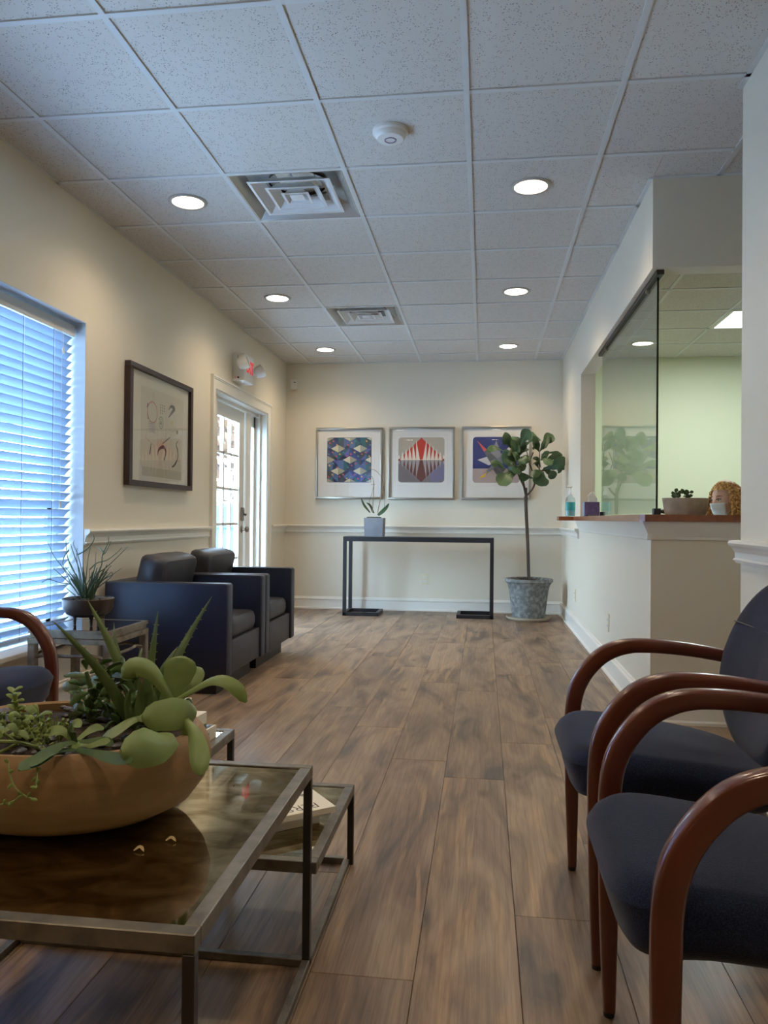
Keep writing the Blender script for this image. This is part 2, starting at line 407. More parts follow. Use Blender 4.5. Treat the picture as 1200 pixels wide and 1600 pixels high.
    m4 = N.new('ShaderNodeMix'); m4.data_type = 'RGBA'; m4.blend_type = 'MULTIPLY'; m4.inputs['Factor'].default_value = 0.9
    Lk.new(m3.outputs['Result'], m4.inputs['A']); Lk.new(rk.outputs[0], m4.inputs['B'])
    # tone of the whole plank
    mr = N.new('ShaderNodeMapRange'); mr.inputs['To Min'].default_value = 0.86; mr.inputs['To Max'].default_value = 1.12; Lk.new(oi.outputs['Random'], mr.inputs[0])
    hs = N.new('ShaderNodeHueSaturation'); Lk.new(mr.outputs[0], hs.inputs['Value']); Lk.new(m4.outputs['Result'], hs.inputs['Color'])
    Lk.new(hs.outputs[0], b.inputs['Base Color'])
    bp = N.new('ShaderNodeBump'); bp.inputs['Strength'].default_value = 0.12; bp.inputs['Distance'].default_value = 0.001
    Lk.new(grain.outputs['Fac'], bp.inputs['Height']); Lk.new(bp.outputs[0], b.inputs['Normal'])
    return m
M_PLANK = plank_mat()

def antique_glass():
    m = mat('antiqued_mirror_glass', (112, 100, 72), 0.08, metal=1.0); N = m.node_tree.nodes; Lk = m.node_tree.links; b = N['Principled BSDF']
    t = N.new('ShaderNodeTexCoord'); n = N.new('ShaderNodeTexNoise'); n.inputs['Scale'].default_value = 9; n.inputs['Detail'].default_value = 9; n.inputs['Distortion'].default_value = 1.2
    mp = N.new('ShaderNodeMapping'); mp.inputs['Scale'].default_value = (1, 1.8, 1); Lk.new(t.outputs['Object'], mp.inputs[0]); Lk.new(mp.outputs[0], n.inputs['Vector'])
    r = N.new('ShaderNodeValToRGB'); r.color_ramp.elements[0].position = 0.35; r.color_ramp.elements[1].position = 0.68
    r.color_ramp.elements[0].color = lin((132, 120, 90))+(1,); r.color_ramp.elements[1].color = lin((206, 198, 176))+(1,)
    Lk.new(n.outputs['Fac'], r.inputs[0]); Lk.new(r.outputs[0], b.inputs['Base Color'])
    r2 = N.new('ShaderNodeMapRange'); r2.inputs['From Min'].default_value = 0.4; r2.inputs['From Max'].default_value = 0.7; r2.inputs['To Min'].default_value = 0.01; r2.inputs['To Max'].default_value = 0.09
    Lk.new(n.outputs['Fac'], r2.inputs[0]); Lk.new(r2.outputs[0], b.inputs['Roughness'])
    return m
M_ANT = antique_glass()

# ------------------------------------------------------------------ room shell
XL, XR, XC, YB, YC, ZC = -2.19, 0.825, 1.0, 8.35, 3.17, 2.706
YF, YN = 3.96, -3.0                       # reception front face, wall behind the camera
WIN = (1.95, 4.0, 0.345, 2.07); WIN2 = (-1.5, 0.6, 0.345, 2.07); DR = (6.05, 7.61, 0.0, 2.06)
LT = 0.20                                  # left wall thickness
mb = MB()                                  # left wall around its three openings
x0, x1 = XL-LT, XL
for (a, b_, z0, z1) in ((YN, WIN2[0], 0, 2.8), (WIN2[0], WIN[0], 0, 2.8), (WIN[1], DR[0], 0, 2.8), (DR[1], YB+0.12, 0, 2.8),
                        (WIN[0], WIN[1], 0, WIN[2]), (WIN[0], WIN[1], WIN[3], 2.8),
                        (DR[0], DR[1], DR[3], 2.8)):
    mb.box(x0, x1, a, b_, z0, z1)
struct('wall_left', mb, M_WALL)
struct('wall_back', MB().box(XL, XR+0.12, YB, YB+0.12, 0, 2.8), M_WALL)
mb = MB().box(XR, XR+0.12, 6.79, YB, 0, 2.8).box(XR, XR+0.12, YF, 6.79, 2.26, 2.8).box(XR, XR+0.12, YF, 6.79, 0, 0.997)
struct('wall_right', mb, M_WALL)
mb = MB().box(XR+0.12, 2.4, YF, YF+0.12, 2.26, 2.8).box(XR+0.12, 2.4, YF, YF+0.12, 0, 0.997).box(2.4, 4.0, YF, YF+0.12, 0, 2.8)
struct('wall_front', mb, M_WALL)
struct('wall_near', MB().box(XC, XC+0.14, YN, YC, 0, 2.8).box(XC+0.14, 4.0, YC-0.12, YC, 0, 2.8), M_WALL)
struct('wall_behind', MB().box(XL-LT, XC+0.14, YN-0.12, YN, 0, 2.8), M_WALL)
struct('wall_passage', MB().box(4.0, 4.12, YC-0.12, YB+0.12, 0, 2.8), M_WALL)
struct('wall_reception', MB().box(XR+0.12, 4.0, YB, YB+0.12, 0, 2.8), M_GREEN)
struct('wall_reception_side', MB().box(XR+0.121, XR+0.126, 6.80, YB, 0, 2.8).box(3.99, 4.0, YF+0.12, YB, 0, 2.8), M_GREEN)
# floor: a slab and its planks
fl = group_struct('floor')
struct('slab', MB().box(XL-LT, 4.12, YN-0.1, YB+0.12, -0.10, -0.0125), mat('joint_dark', (38, 30, 26), 0.8), fl)
PW, PL = 0.229, 1.524
offs = {-2: 0.62, -1: 1.67, 0: 3.0, 1: 1.98, 2: 2.45, 3: 1.1}
pm = {}
def plank(xa, xb, ya, yb):
    if xb-xa < 0.01 or yb-ya < 0.02: return
    key = (round(xb-xa, 3), round(yb-ya, 3))
    if key not in pm:
        W, L = key; g = 0.0006
        pm[key] = MB().box(g, W-g, g, L-g, -0.012, 0.0, 0.0012, 1).mesh('plank', M_PLANK, False)
    o = link('plank', pm[key], fl, (xa, ya, 0))
for k in range(-9, 18):
    xa = -0.143+PW*k; xb = xa+PW; xa_ = max(xa, XL); xb_ = xb
    if xb < XL: continue
    off = offs.get(k, (k*0.5731*PL*1.37) % PL)
    lo, hi = (YN, YB)
    if xa >= XR-0.02: lo, hi = (YN, YF) if xa < XC else (YC, YF)
    if k >= 14: continue
    y = off-PL*6
    while y < hi:
        ya, yb = max(y, lo), min(y+PL, hi)
        plank(max(xa, XL), xb, ya, yb); y += PL
struct('carpet_reception', MB().box(XR+0.12, 4.0, YF+0.12, YB, -0.012, 0.002), mat('reception_carpet', (110, 108, 104), 0.95, bump=(300, 0.6)), fl)
# ceiling: tiles and tee bars
ce = group_struct('ceiling')
struct('deck', MB().box(XL-LT, 4.12, YN-0.12, YB+0.12, 2.80, 2.90), M_WALL, ce)
gx = [-1.911+0.61*i for i in range(5)]; gy = [YB-0.393-0.61*i for i in range(19)]
TB = 0.012
tm = {}
def tile(xa, xb, ya, yb):
    W, L = round(xb-xa, 3), round(yb-ya, 3)
    if W < 0.03 or L < 0.03: return
    if (W, L) not in tm: tm[(W, L)] = MB().box(-W/2+0.001, W/2-0.001, -L/2+0.001, L/2-0.001, 0, 0.015).mesh('ceiling_tile', M_TILE, False)
    link('ceiling_tile', tm[(W, L)], ce, ((xa+xb)/2, (ya+yb)/2, ZC+0.006))
xs = [XL]+gx+[1.139]; ys = sorted([YB]+[g for g in gy if g > YN]+[YN])
for xa, xb in zip(xs, xs[1:]):
    for ya, yb in zip(ys, ys[1:]):
        if abs(xa+1.301) < 0.01 and any(abs(ya-q) < 0.02 for q in (3.687, 6.127)): continue
        xe, yl, yh = xb, ya, yb
        if xb > XR+0.1:
            if ya >= YF: xe = XR
            elif yb > YF:
                tile(xa, XR, ya, yb); tile(XR, xb, ya, YF); continue
            elif yb <= YC: xe = XC
        tile(xa, xe, yl, yh)
for (xa, xb) in ((1.139, 1.749), (1.749, 2.359), (2.359, 2.969)):
    for (ya, yb) in ((YC, 3.687), (3.687, YF)): tile(xa, xb, ya, yb)
def tee(x0_, x1_, y0_, y1_): struct('tee_bar', MB().box(x0_, x1_, y0_, y1_, ZC, ZC+0.008), M_TBAR, ce)
for i, x in enumerate(gx):
    tee(x-TB, x+TB, YN, YB)
tee(1.139-TB, 1.139+TB, YC, YF)
for y in gy:
    if y < YN: continue
    for xa, xb in zip(xs, xs[1:]):
        xe = xb
        if xb > XR+0.1: xe = XR if y > YF else (XC if y < YC else xb)
        tee(xa+TB if xa > XL else xa, xe-TB if xe > 1.1 or xe < 0.6 else xe, y-TB, y+TB)
for (a, b_, c_, d_) in ((XL, XL+0.02, YN, YB), (XL, XR, YB-0.02, YB), (XR-0.02, XR, YF, YB), (XC-0.02, XC, YN, YC), (XR, 3.0, YF-0.02, YF)):
    struct('wall_angle', MB().box(a, b_, c_, d_, ZC, ZC+0.007), M_TBAR, ce)
# reception ceiling
rx = [XR+0.12, 1.352, 1.962, 2.572, 3.182, 3.792, 4.0]; ry = [YF+0.12, 4.67, 5.28, 5.89, 6.5, 7.11, 7.72, YB]
for xa, xb in zip(rx, rx[1:]):
    for ya, yb in zip(ry, ry[1:]):
        if abs(xa-1.962) < 0.01 and abs(ya-6.5) < 0.01: continue
        tile(xa, xb, ya, yb)
for x in rx[1:-1]: tee(x-TB, x+TB, ry[0], YB)
for y in ry[1:-1]: tee(rx[0], 4.0, y-TB, y+TB)

# ---- trim profiles (protrusion d from wall, height z)
RAIL = [(0, 0.838), (0.010, 0.838), (0.012, 0.845), (0.020, 0.848), (0.020, 0.853), (0.012, 0.858), (0.014, 0.880), (0.024, 0.895), (0.036, 0.906), (0.040, 0.915), (0.036, 0.925), (0, 0.927)]
BASE = [(0, 0.0), (0.028, 0.0), (0.028, 0.014), (0.018, 0.022), (0.016, 0.100), (0.022, 0.108), (0.020, 0.116), (0.010, 0.124), (0.008, 0.134), (0, 0.136)]
def run(name, prof, axis, wall, sgn, a0, a1, mt=M_TRIM):
    """axis Y: runs along Y on a wall at X=wall, protruding in direction sgn; axis X likewise"""
    struct(name, MB().prism([(wall+sgn*d, z) for d, z in prof], axis, a0, a1), mt, smooth=False)
run('trim_1', RAIL, 'Y', XL, 1, WIN[1], 5.94); run('trim_2', RAIL, 'Y', XL, 1, 7.72, YB)
run('trim_3', RAIL, 'X', YB, -1, XL, XR); run('trim_4', RAIL, 'Y', XR, -1, 6.86, YB)
run('trim_5', RAIL, 'Y', XC, -1, YN, YC+0.03); run('trim_6', RAIL, 'Y', XL, 1, YN, WIN[0])
run('baseboard_left', BASE, 'Y', XL, 1, YN, 5.94); run('baseboard_left_far', BASE, 'Y', XL, 1, 7.72, YB)
run('baseboard_back', BASE, 'X', YB, -1, XL, XR); run('baseboard_right', BASE, 'Y', XR, -1, YF, YB)
run('baseboard_front', BASE, 'X', YF, -1, XR, 4.0); run('baseboard_near', BASE, 'Y', XC, -1, YN, YC)
# crown below the counter
CROWN = [(0, 0.905), (0.010, 0.908), (0.012, 0.920), (0.040, 0.985), (0.045, 0.997), (0, 0.997)]
run('trim_7', CROWN, 'Y', XR, -1, YF-0.02, 6.79); run('trim_8', CROWN, 'X', YF, -1, XR-0.02, 2.4)

# ---- windows
def window(name, W_, mull=True):
    g = group_struct(name, ((XL-LT), (W_[0]+W_[1])/2, W_[2]))
    y0, y1, z0, z1 = W_; xa, xb = XL-LT, XL-LT+0.05
    mb = MB()
    for (a, b_, c_, d_) in ((y0, y0+0.045, z0, z1), (y1-0.045, y1, z0, z1), (y0, y1, z0, z0+0.05), (y0, y1, z1-0.045, z1), ((y0+y1)/2-0.03, (y0+y1)/2+0.03, z0, z1)):
        mb.box(xa, xb, a, b_, c_, d_)
    struct('window_frame', mb, M_TRIM, g)
    zm = z0+(z1-z0)*0.40
    for (a, b_) in ((y0+0.045, (y0+y1)/2-0.03), ((y0+y1)/2+0.03, y1-0.045)):
        for (c_, d_, dx) in ((z0+0.05, zm+0.02, 0.016), (zm-0.02, z1-0.045, 0.0)):
            s_ = MB(); s_.box(xa+dx, xa+dx+0.02, a, a+0.04, c_, d_).box(xa+dx, xa+dx+0.02, b_-0.04, b_, c_, d_)
            s_.box(xa+dx, xa+dx+0.02, a, b_, c_, c_+0.04).box(xa+dx, xa+dx+0.02, a, b_, d_-0.04, d_)
            o = struct('sash', s_, M_TRIM, g)
            struct('pane', MB().box(xa+dx+0.008, xa+dx+0.012, a+0.04, b_-0.04, c_+0.04, d_-0.04), M_PANE, o)
    struct('window_sill', MB().box(xb, XL+0.035, y0-0.03 if y0 < 0 else y0, y1, z0-0.018, z0+0.006, 0.004), M_TRIM, g)
    lin_ = MB(); t = 0.006
    lin_.box(xb, XL+0.002, y1-t, y1, z0, z1).box(xb, XL+0.002, y0, y0+t, z0, z1).box(xb, XL+0.002, y0, y1, z1-t, z1)
    struct('reveal_lining', lin_, mat('reveal_white', (200, 204, 208), 0.5), g)
window('window_1', WIN)

# ---- blinds
def make_blind(W_, label):
    y0, y1, z0, z1 = W_; yc = (y0+y1)/2
    t = thing('venetian_blind', label, 'blind', (XL-0.085, yc, z0))
    put('headrail', MB().box(XL-0.065, XL-0.055, y0+0.02, y1-0.015, z1-0.085, z1-0.022, 0.002).box(XL-0.115, XL-0.065, y0+0.02, y1-0.02, z1-0.06, z1-0.022), M_BLINDR, t, False)
    L = y1-y0-0.045; a = math.radians(45)
    rows = []
    for q in (-1, -0.5, 0, 0.5, 1):
        d = 0.0252*q; cr_ = 0.0025*(1-q*q)
        rows.append((d*math.cos(a)-cr_*math.sin(a), d*math.sin(a)+cr_*math.cos(a)))
    sm = MB(); poly = rows + [(x+0.0008, z-0.0026) for x, z in reversed(rows)]
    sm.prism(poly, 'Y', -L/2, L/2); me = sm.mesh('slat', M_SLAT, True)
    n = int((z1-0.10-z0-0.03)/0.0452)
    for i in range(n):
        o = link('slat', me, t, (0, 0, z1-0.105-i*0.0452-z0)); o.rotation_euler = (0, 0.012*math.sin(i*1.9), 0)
    zb = z1-0.105-n*0.0452
    put('bottom_rail', MB().box(XL-0.11, XL-0.06, yc-L/2, yc+L/2, zb-0.006, zb+0.014, 0.003), M_SLAT, t)
    k = 0
    for yy in (y1-0.2, y1-0.47, y1-0.97, y1-1.47, y0+0.2):
        mb_ = MB()
        for dx in (-0.021, 0.021): mb_.tube([(XL-0.085+dx, yy, z1-0.08), (XL-0.085+dx, yy, zb)], 0.0011, 4)
        put('ladder_cord', mb_, M_WHITE, t)
        put('lift_cord', MB().tube([(XL-0.058, yy-0.02, z1-0.08), (XL-0.058, yy-0.02, zb)], 0.0010, 4), M_IRON_D, t)
    for yy, zz in ((y1-0.135, 1.90), (y1-0.15, 1.07)):
        if yy > 0:
            c_ = put('pull_cord', MB().tube([(XL-0.052, yy, z1-0.08), (XL-0.052, yy, zz)], 0.0010, 4), M_WHITE, t)
            put('tassel', MB().lathe([(0.002, 0.035), (0.005, 0.025), (0.0065, 0.004), (0.006, 0)], XL-0.052, yy, zz-0.03, 8), M_IVORY, c_)
    return t
make_blind(WIN, 'white venetian blind with tilted slats in the window beside the metal end table')

# ---- entrance door with sidelights
dg = group_struct('door_1', (XL-0.12, 6.74, 0))
XD = -2.30
mb = MB()
mb.box(XL-LT, XL+0.001, DR[1]-0.02, DR[1], 0, DR[3]).box(XL-LT, XL+0.001, DR[0], DR[0]+0.02, 0, DR[3]).box(XL-LT, XL+0.001, DR[0], DR[1], DR[3]-0.02, DR[3])
mb.box(XD-0.05, XD+0.02, 7.205, 7.35, 0, DR[3]-0.02).box(XD-0.05, XD+0.055, 6.16, 6.285, 0, DR[3]-0.02)
mb.box(XD-0.05, XD+0.03, DR[0]+0.02, DR[1]-0.02, DR[3]-0.045, DR[3]-0.02)
mb.box(XD-0.03, XD+0.045, DR[1]-0.045, DR[1]-0.02, 0, DR[3]-0.02)
struct('door_frame', mb, M_TRIM, dg)
sl = MB(); dy0, dy1, dz1 = 6.29, 7.195, DR[3]-0.05; gy0, gy1, gz0, gz1 = 6.41, 7.03, 0.30, 1.895
sl.box(XD-0.042, XD, dy0, gy0, 0.01, dz1).box(XD-0.042, XD, gy1, dy1, 0.01, dz1).box(XD-0.042, XD, gy0, gy1, 0.01, gz0).box(XD-0.042, XD, gy0, gy1, gz1, dz1)
leafd = struct('door_leaf', sl, M_DOOR, dg)
for (a, b_, c_, d_) in ((gy0-0.012, gy0+0.006, gz0, gz1), (gy1-0.006, gy1+0.012, gz0, gz1), (gy0, gy1, gz0-0.012, gz0+0.006), (gy0, gy1, gz1-0.006, gz1+0.012)):
    struct('glazing_bead', MB().box(XD-0.002, XD+0.008, a, b_, c_, d_, 0.003), M_DOOR, leafd)
for i in (1, 2):
    y = gy0+(gy1-gy0)*i/3; struct('muntin', MB().box(XD-0.034, XD-0.003, y-0.011, y+0.011, gz0, gz1), M_DOOR, leafd)
for i in range(1, 5):
    z = gz0+(gz1-gz0)*i/5; struct('muntin', MB().box(XD-0.034, XD-0.003, gy0, gy1, z-0.011, z+0.011), M_DOOR, leafd)
for i in range(3):
    for j in range(5):
        a, b_ = gy0+(gy1-gy0)*i/3+0.008, gy0+(gy1-gy0)*(i+1)/3-0.008; c_, d_ = gz0+(gz1-gz0)*j/5+0.008, gz0+(gz1-gz0)*(j+1)/5-0.008
        struct('pane', MB().box(XD-0.02, XD-0.016, a, b_, c_, d_), M_PANE, leafd)
for (a, b_) in ((7.36, DR[1]-0.045), (DR[0]+0.02, 6.16)):
    s_ = MB(); s_.box(XD-0.04, XD-0.005, a, a+0.05, 0.01, dz1).box(XD-0.04, XD-0.005, b_-0.05, b_, 0.01, dz1).box(XD-0.04, XD-0.005, a, b_, 0.01, 0.30).box(XD-0.04, XD-0.005, a, b_, 1.90, dz1)
    o = struct('sidelight', s_, M_DOOR, dg); struct('pane', MB().box(XD-0.025, XD-0.02, a+0.05, b_-0.05, 0.3, 1.9), M_PANE, o)
y = 7.135
o = put('deadbolt', MB().box(XD-0.001, XD+0.022, y-0.033, y+0.033, 0.965, 1.095, 0.009, 3), M_NICKEL, leafd)
o2 = put('knob', MB().lathe([(0.034, 0), (0.034, 0.006), (0.014, 0.012), (0.012, 0.035), (0.024, 0.042), (0.029, 0.055), (0.024, 0.068), (0.008, 0.074)], XD, y, 0.885, 20, axis='X'), M_NICKEL, leafd)
put('thumb_turn', MB().tube([(XD+0.02, y+0.005, 1.03), (XD+0.045, y+0.01, 1.022)], [0.008, 0.012], 8), M_IRON_D, leafd)
# casing
CS = MB(); w_ = 0.10
def casing_piece(mb, y0, y1, z0, z1, vert, flip):
    d = [(0, 0), (0, 0.012), (0.07, 0.016), (0.075, 0.022), (0.082, 0.020), (0.086, 0.027), (0.1, 0.027), (0.1, 0)]
    if vert:
        base = y1 if flip else y0; s_ = -1 if flip else 1
        mb.prism([(XL+t_, base+s_*o_) for o_, t_ in d], 'Z', z0, z1)
    else:
        mb.prism([(XL+t_, z0+o_) for o_, t_ in d], 'Y', y0, y1)
casing_piece(CS, 7.60, 7.70, 0, 2.155, True, False); casing_piece(CS, 5.95, 6.06, 0, 2.155, True, True); casing_piece(CS, 5.963, 7.697, 2.055, 2.155, False, False)
struct('door_casing', CS, M_TRIM, dg)

# ------------------------------------------------------------------ ceiling fixtures
M_RING = mat('ring_satin', (176, 172, 166), 0.35, metal=0.3)
def downlight(x, y, lab):
    t = thing('recessed_light', lab, 'ceiling light', (x, y, ZC), 'recessed round ceiling lights')
    put('trim_ring', MB().lathe([(0.082, 0.008), (0.084, -0.002), (0.096, -0.004), (0.104, 0.0), (0.105, 0.006), (0.082, 0.008)], x, y, ZC, 36, caps=False), M_RING, t)
    put('lens', MB().lathe([(0.0, -0.003), (0.045, -0.002), (0.083, 0.001), (0.083, 0.005), (0.0, 0.005)], x, y, ZC, 32, caps=False), M_LENS, t)
    ld = bpy.data.lights.new('downlight_glow', 'SPOT'); ld.energy = LAMP_W; ld.color = LAMP_COL; ld.spot_size = math.radians(150); ld.spot_blend = 0.9; ld.shadow_soft_size = 0.08
    lo = bpy.data.objects.new('lamp', ld); COL.objects.link(lo); lo.parent = t; lo.location = (0, 0, -0.02)
    return t
LB = {3.992: 'nearest', 5.822: 'middle', 7.652: 'farthest'}
for y in (3.992, 5.822, 7.652):
    downlight(-1.606, y, 'lit round recessed ceiling light, %s in the row along the window wall' % LB[y])
    downlight(0.227, y, 'lit round recessed ceiling light, %s in the row along the reception side' % LB[y])
for y in (1.90, 0.07):  # the second row is unseen, added to brighten the foreground
    n_ = {1.90: 'first', 0.07: 'second row, added for foreground light,'}[y]
    downlight(-1.606, y, 'round recessed ceiling light on the window side, %s beyond the top edge of the photo' % n_)
    downlight(0.227, y, 'round recessed ceiling light on the chair side, %s beyond the top edge of the photo' % n_)
# ceiling panel in the reception
t = thing('panel_light', 'square glowing fluorescent panel in the ceiling of the green reception room', 'ceiling light', (2.267, 6.805, ZC))
put('frame', MB().box(1.974, 2.0, 6.512, 7.098, ZC-0.004, ZC+0.02).box(2.534, 2.56, 6.512, 7.098, ZC-0.004, ZC+0.02).box(2.0, 2.534, 6.512, 6.53, ZC-0.004, ZC+0.02).box(2.0, 2.534, 7.08, 7.098, ZC-0.004, ZC+0.02), M_WHITE, t, False)
put('diffuser', MB().box(2.0, 2.534, 6.53, 7.08, ZC, ZC+0.01), M_PANEL, t, False)
for (x, y, e) in ((2.267, 6.805, 40),):
    ad_ = bpy.data.lights.new('panel_glow', 'AREA'); ad_.shape = 'SQUARE'; ad_.size = 0.55; ad_.energy = e; ad_.color = (0.93, 1.0, 0.98)
    if y > 6:
        ao = bpy.data.objects.new('lamp', ad_); COL.objects.link(ao); ao.parent = t; ao.location = (0, 0, -0.006)
# air diffusers
def diffuser(x, y, lab):
    t = thing('air_diffuser', lab, 'air vent', (x, y, ZC), 'square ceiling air diffusers')
    h = 0.293
    def sq(mb, hs, zs, th=0.0):
        rows = [[Vector((x+a*h_, y+b_*h_, ZC+z_)) for a, b_ in ((-1, -1), (1, -1), (1, 1), (-1, 1))] for h_, z_ in zip(hs, zs)]
        mb.grid(rows, close_v=True); return mb
    chrome = M_VENT  # shroud
    put('outer_shroud', sq(MB(), (0.293, 0.285, 0.235, 0.16), (0.0, 0.001, 0.055, 0.085)), chrome, t, False)
    put('duct', MB().lathe([(0.155, 0.075), (0.15, 0.20), (0.0, 0.20)], x, y, ZC, 24, caps=False), mat('duct_black', (26, 26, 28), 0.8), t)
    put('back_plate', sq(MB(), (0.24, 0.24, 0.10), (0.055, 0.088, 0.09)), chrome, t, False)
    for (ho, hi_, zb) in ((0.215, 0.150, -0.002), (0.140, 0.092, -0.004), (0.073, 0.035, -0.005)):
        c_ = sq(MB(), (ho, ho-0.014, ho-0.016, hi_, hi_-0.003, ho-0.016, ho), (zb, zb, zb+0.004, zb+0.045, zb+0.045, zb+0.008, zb+0.003))
        put('cone_ring', c_, M_VENTW, t, False)
    put('centre_cap', MB().box(x-0.036, x+0.036, y-0.036, y+0.036, ZC-0.001, ZC+0.003), M_VENTW, t, False)
    put('spring_arms', MB().box(x-0.2, x+0.2, y-0.006, y+0.006, ZC+0.05, ZC+0.056).box(x-0.006, x+0.006, y-0.2, y+0.2, ZC+0.05, ZC+0.056), M_VENTW, t, False)
M_VENT = mat('vent_aluminium', (196, 196, 192), 0.25, metal=0.55)
M_VENTW = mat('vent_white', (226, 228, 228), 0.3, metal=0.1)
diffuser(-0.996, 3.992, 'square louvred air diffuser in the ceiling, the nearer and larger of the two')
diffuser(-0.996, 6.432, 'square louvred air diffuser in the ceiling, the farther and smaller of the two')
t = thing('smoke_detector', 'round white smoke detector on a ceiling tile in front of the nearer air vent', 'smoke detector', (-0.421, 3.353, ZC))
put('housing', MB().lathe([(0.078, 0.006), (0.079, -0.008), (0.070, -0.014), (0.068, -0.022), (0.058, -0.034), (0.03, -0.037), (0, -0.037)], -0.421, 3.353, ZC, 32, caps=False), M_WHITE, t)
put('sensor_ring', MB().lathe([(0.026, -0.0372), (0.026, -0.040), (0.022, -0.040), (0.022, -0.0372)], -0.421, 3.353, ZC, 24, caps=False), mat('purple_ring', (130, 124, 150), 0.4), t)

# ------------------------------------------------------------------ exit sign, sensor, outlets
t = thing('exit_sign', 'white lit exit sign with two emergency lamp heads above the glazed door', 'exit sign', (XL, 6.61, 2.30))
ex0, ex1, ey0, ey1, ez0, ez1 = XL, -2.075, 6.49, 6.75, 2.195, 2.435
hs = put('housing', MB().box(ex0, ex1, ey0, ey1, ez0, ez1, 0.008, 2), M_WHITE, t)
M_EXIT = mat('exit_red', (232, 60, 64), 0.4, emit=((240, 50, 60), 0.35))
R_X = Matrix(((0, 0, 1, 0), (1, 0, 0, 0), (0, 1, 0, 0), (0, 0, 0, 1)))     # text on a wall facing +X, read towards +Y
text_mesh('letters', 'EXIT', 0.15, M_EXIT, t, Matrix.Translation((ex1+0.0008, 6.635, 2.325)) @ R_X @ Matrix.Scale(0.66, 4, (1, 0, 0)) , 0.0008, 0.004)
put('indicator', MB().ball((XL+0.055, ey0-0.001, 2.222), 0.009), M_BLACK, t)
put('indicator', MB().ball((XL+0.03, ey0-0.001, 2.222), 0.005), M_EXIT, t)
for (c, dirv) in ((tuple(at(381, 566, 6.40)), Vector((0.80, 0.05, 0.30))), (tuple(at(406, 581, 6.84)), Vector((0.72, 0.30, 0.38)))):
    q = Vector((0, 0, 1)).rotation_difference(dirv.normalized()).to_matrix()
    h_ = MB(); prof = [(0.02, -0.06), (0.044, -0.045), (0.058, -0.01), (0.061, 0.03), (0.057, 0.036), (0.050, 0.034)]
    rows = [[Vector(c) + q @ Vector((r_*math.cos(a*PI/10), r_*0.85*math.sin(a*PI/10), z_)) for a in range(20)] for r_, z_ in prof]
    h_.grid(rows, close_v=True, caps=True)
    o = put('lamp_head', h_, M_WHITE, t)
    rows = [[Vector(c) + q @ Vector((r_*math.cos(a*PI/10), r_*0.85*math.sin(a*PI/10), z_)) for a in range(20)] for r_, z_ in ((0.050, 0.034), (0.03, 0.038), (0.001, 0.040))]
    put('lens', MB().grid(rows, close_v=True), mat('lamp_reflector', (206, 200, 196), 0.25), o)
    sgn = -1 if c[1] < 6.6 else 1
    put('bracket', MB().ball((XL+0.07, (ey0 if sgn < 0 else ey1)+sgn*0.014, 2.34), 0.022, sz_=1.4), M_WHITE, t)
put('cover_seam', MB().box(XL+0.05, XL+0.053, ey0-0.001, ey0+0.002, 2.36, 2.42), M_BLACK, t)
t = thing('motion_sensor', 'small white wall sensor in the far corner below the ceiling', 'sensor', (-2.10, YB, 2.48))
put('housing', MB().box(-2.135, -2.065, YB-0.045, YB, 2.42, 2.535, 0.012, 3), M_WHITE, t)
put('sensor_lens', MB().box(-2.095, -2.075, YB-0.048, YB-0.04, 2.495, 2.503), M_BLACK, t)
def outlet(c, axis, lab):
    t = thing('wall_outlet', lab, 'outlet', c)
    def bx(a0, a1, d0, d1, z0, z1, bev=0):
        if axis == 'Y': return MB().box(c[0]+a0, c[0]+a1, c[1]-d1, c[1]-d0, c[2]+z0, c[2]+z1, bev)
        return MB().box(c[0]-d1, c[0]-d0, c[1]+a0, c[1]+a1, c[2]+z0, c[2]+z1, bev)
    put('cover_plate', bx(-0.036, 0.036, 0, 0.006, -0.058, 0.058, 0.002), M_IVORY, t)
    for z in (-0.02, 0.02):
        s_ = put('socket', bx(-0.015, 0.015, 0.005, 0.008, z-0.013, z+0.013, 0.003), M_WHITE, t)
        put('slot', bx(-0.007, -0.005, 0.0075, 0.0085, z-0.005, z+0.005), M_BLACK, s_); put('slot', bx(0.005, 0.007, 0.0075, 0.0085, z-0.005, z+0.005), M_BLACK, s_)
outlet((-0.626, YB, 0.345), 'Y', 'ivory wall outlet on the back wall under the black console table')
outlet((XR, 5.24, 0.325), 'X', 'ivory wall outlet low on the reception wall, the nearer of the two')
outlet((XR, 7.10, 0.325), 'X', 'ivory wall outlet low on the reception wall, the farther, near the big plant pot')

# ------------------------------------------------------------------ pictures
def rr(cx_, cz_, hw_, hh_, r_, n=5):
    out = []
    for (sx_, sz_, a0) in ((1, 1, 0), (-1, 1, PI/2), (-1, -1, PI), (1, -1, 1.5*PI)):
        for i in range(n+1):
            a = a0 + PI/2*i/n
            out.append((cx_+sx_*(hw_-r_)+r_*math.cos(a), cz_+sz_*(hh_-r_)+r_*math.sin(a)))
    return out
def clip_poly(poly, x0, x1, z0, z1):
    for (ax, val, sg) in ((0, x0, 1), (0, x1, -1), (1, z0, 1), (1, z1, -1)):
        out = []
        for i in range(len(poly)):
            a, b_ = poly[i-1], poly[i]; ia, ib = sg*(a[ax]-val) >= 0, sg*(b_[ax]-val) >= 0
            if ia != ib:
                k = (val-a[ax])/(b_[ax]-a[ax]); out.append((a[0]+(b_[0]-a[0])*k, a[1]+(b_[1]-a[1])*k))
            if ib: out.append(b_)
        poly = out
        if len(poly) < 3: return []
    return poly
flat_m = {}
def fm(c):
    if c not in flat_m: flat_m[c] = mat('ink_%d_%d_%d' % c, c, 0.75)
    return flat_m[c]
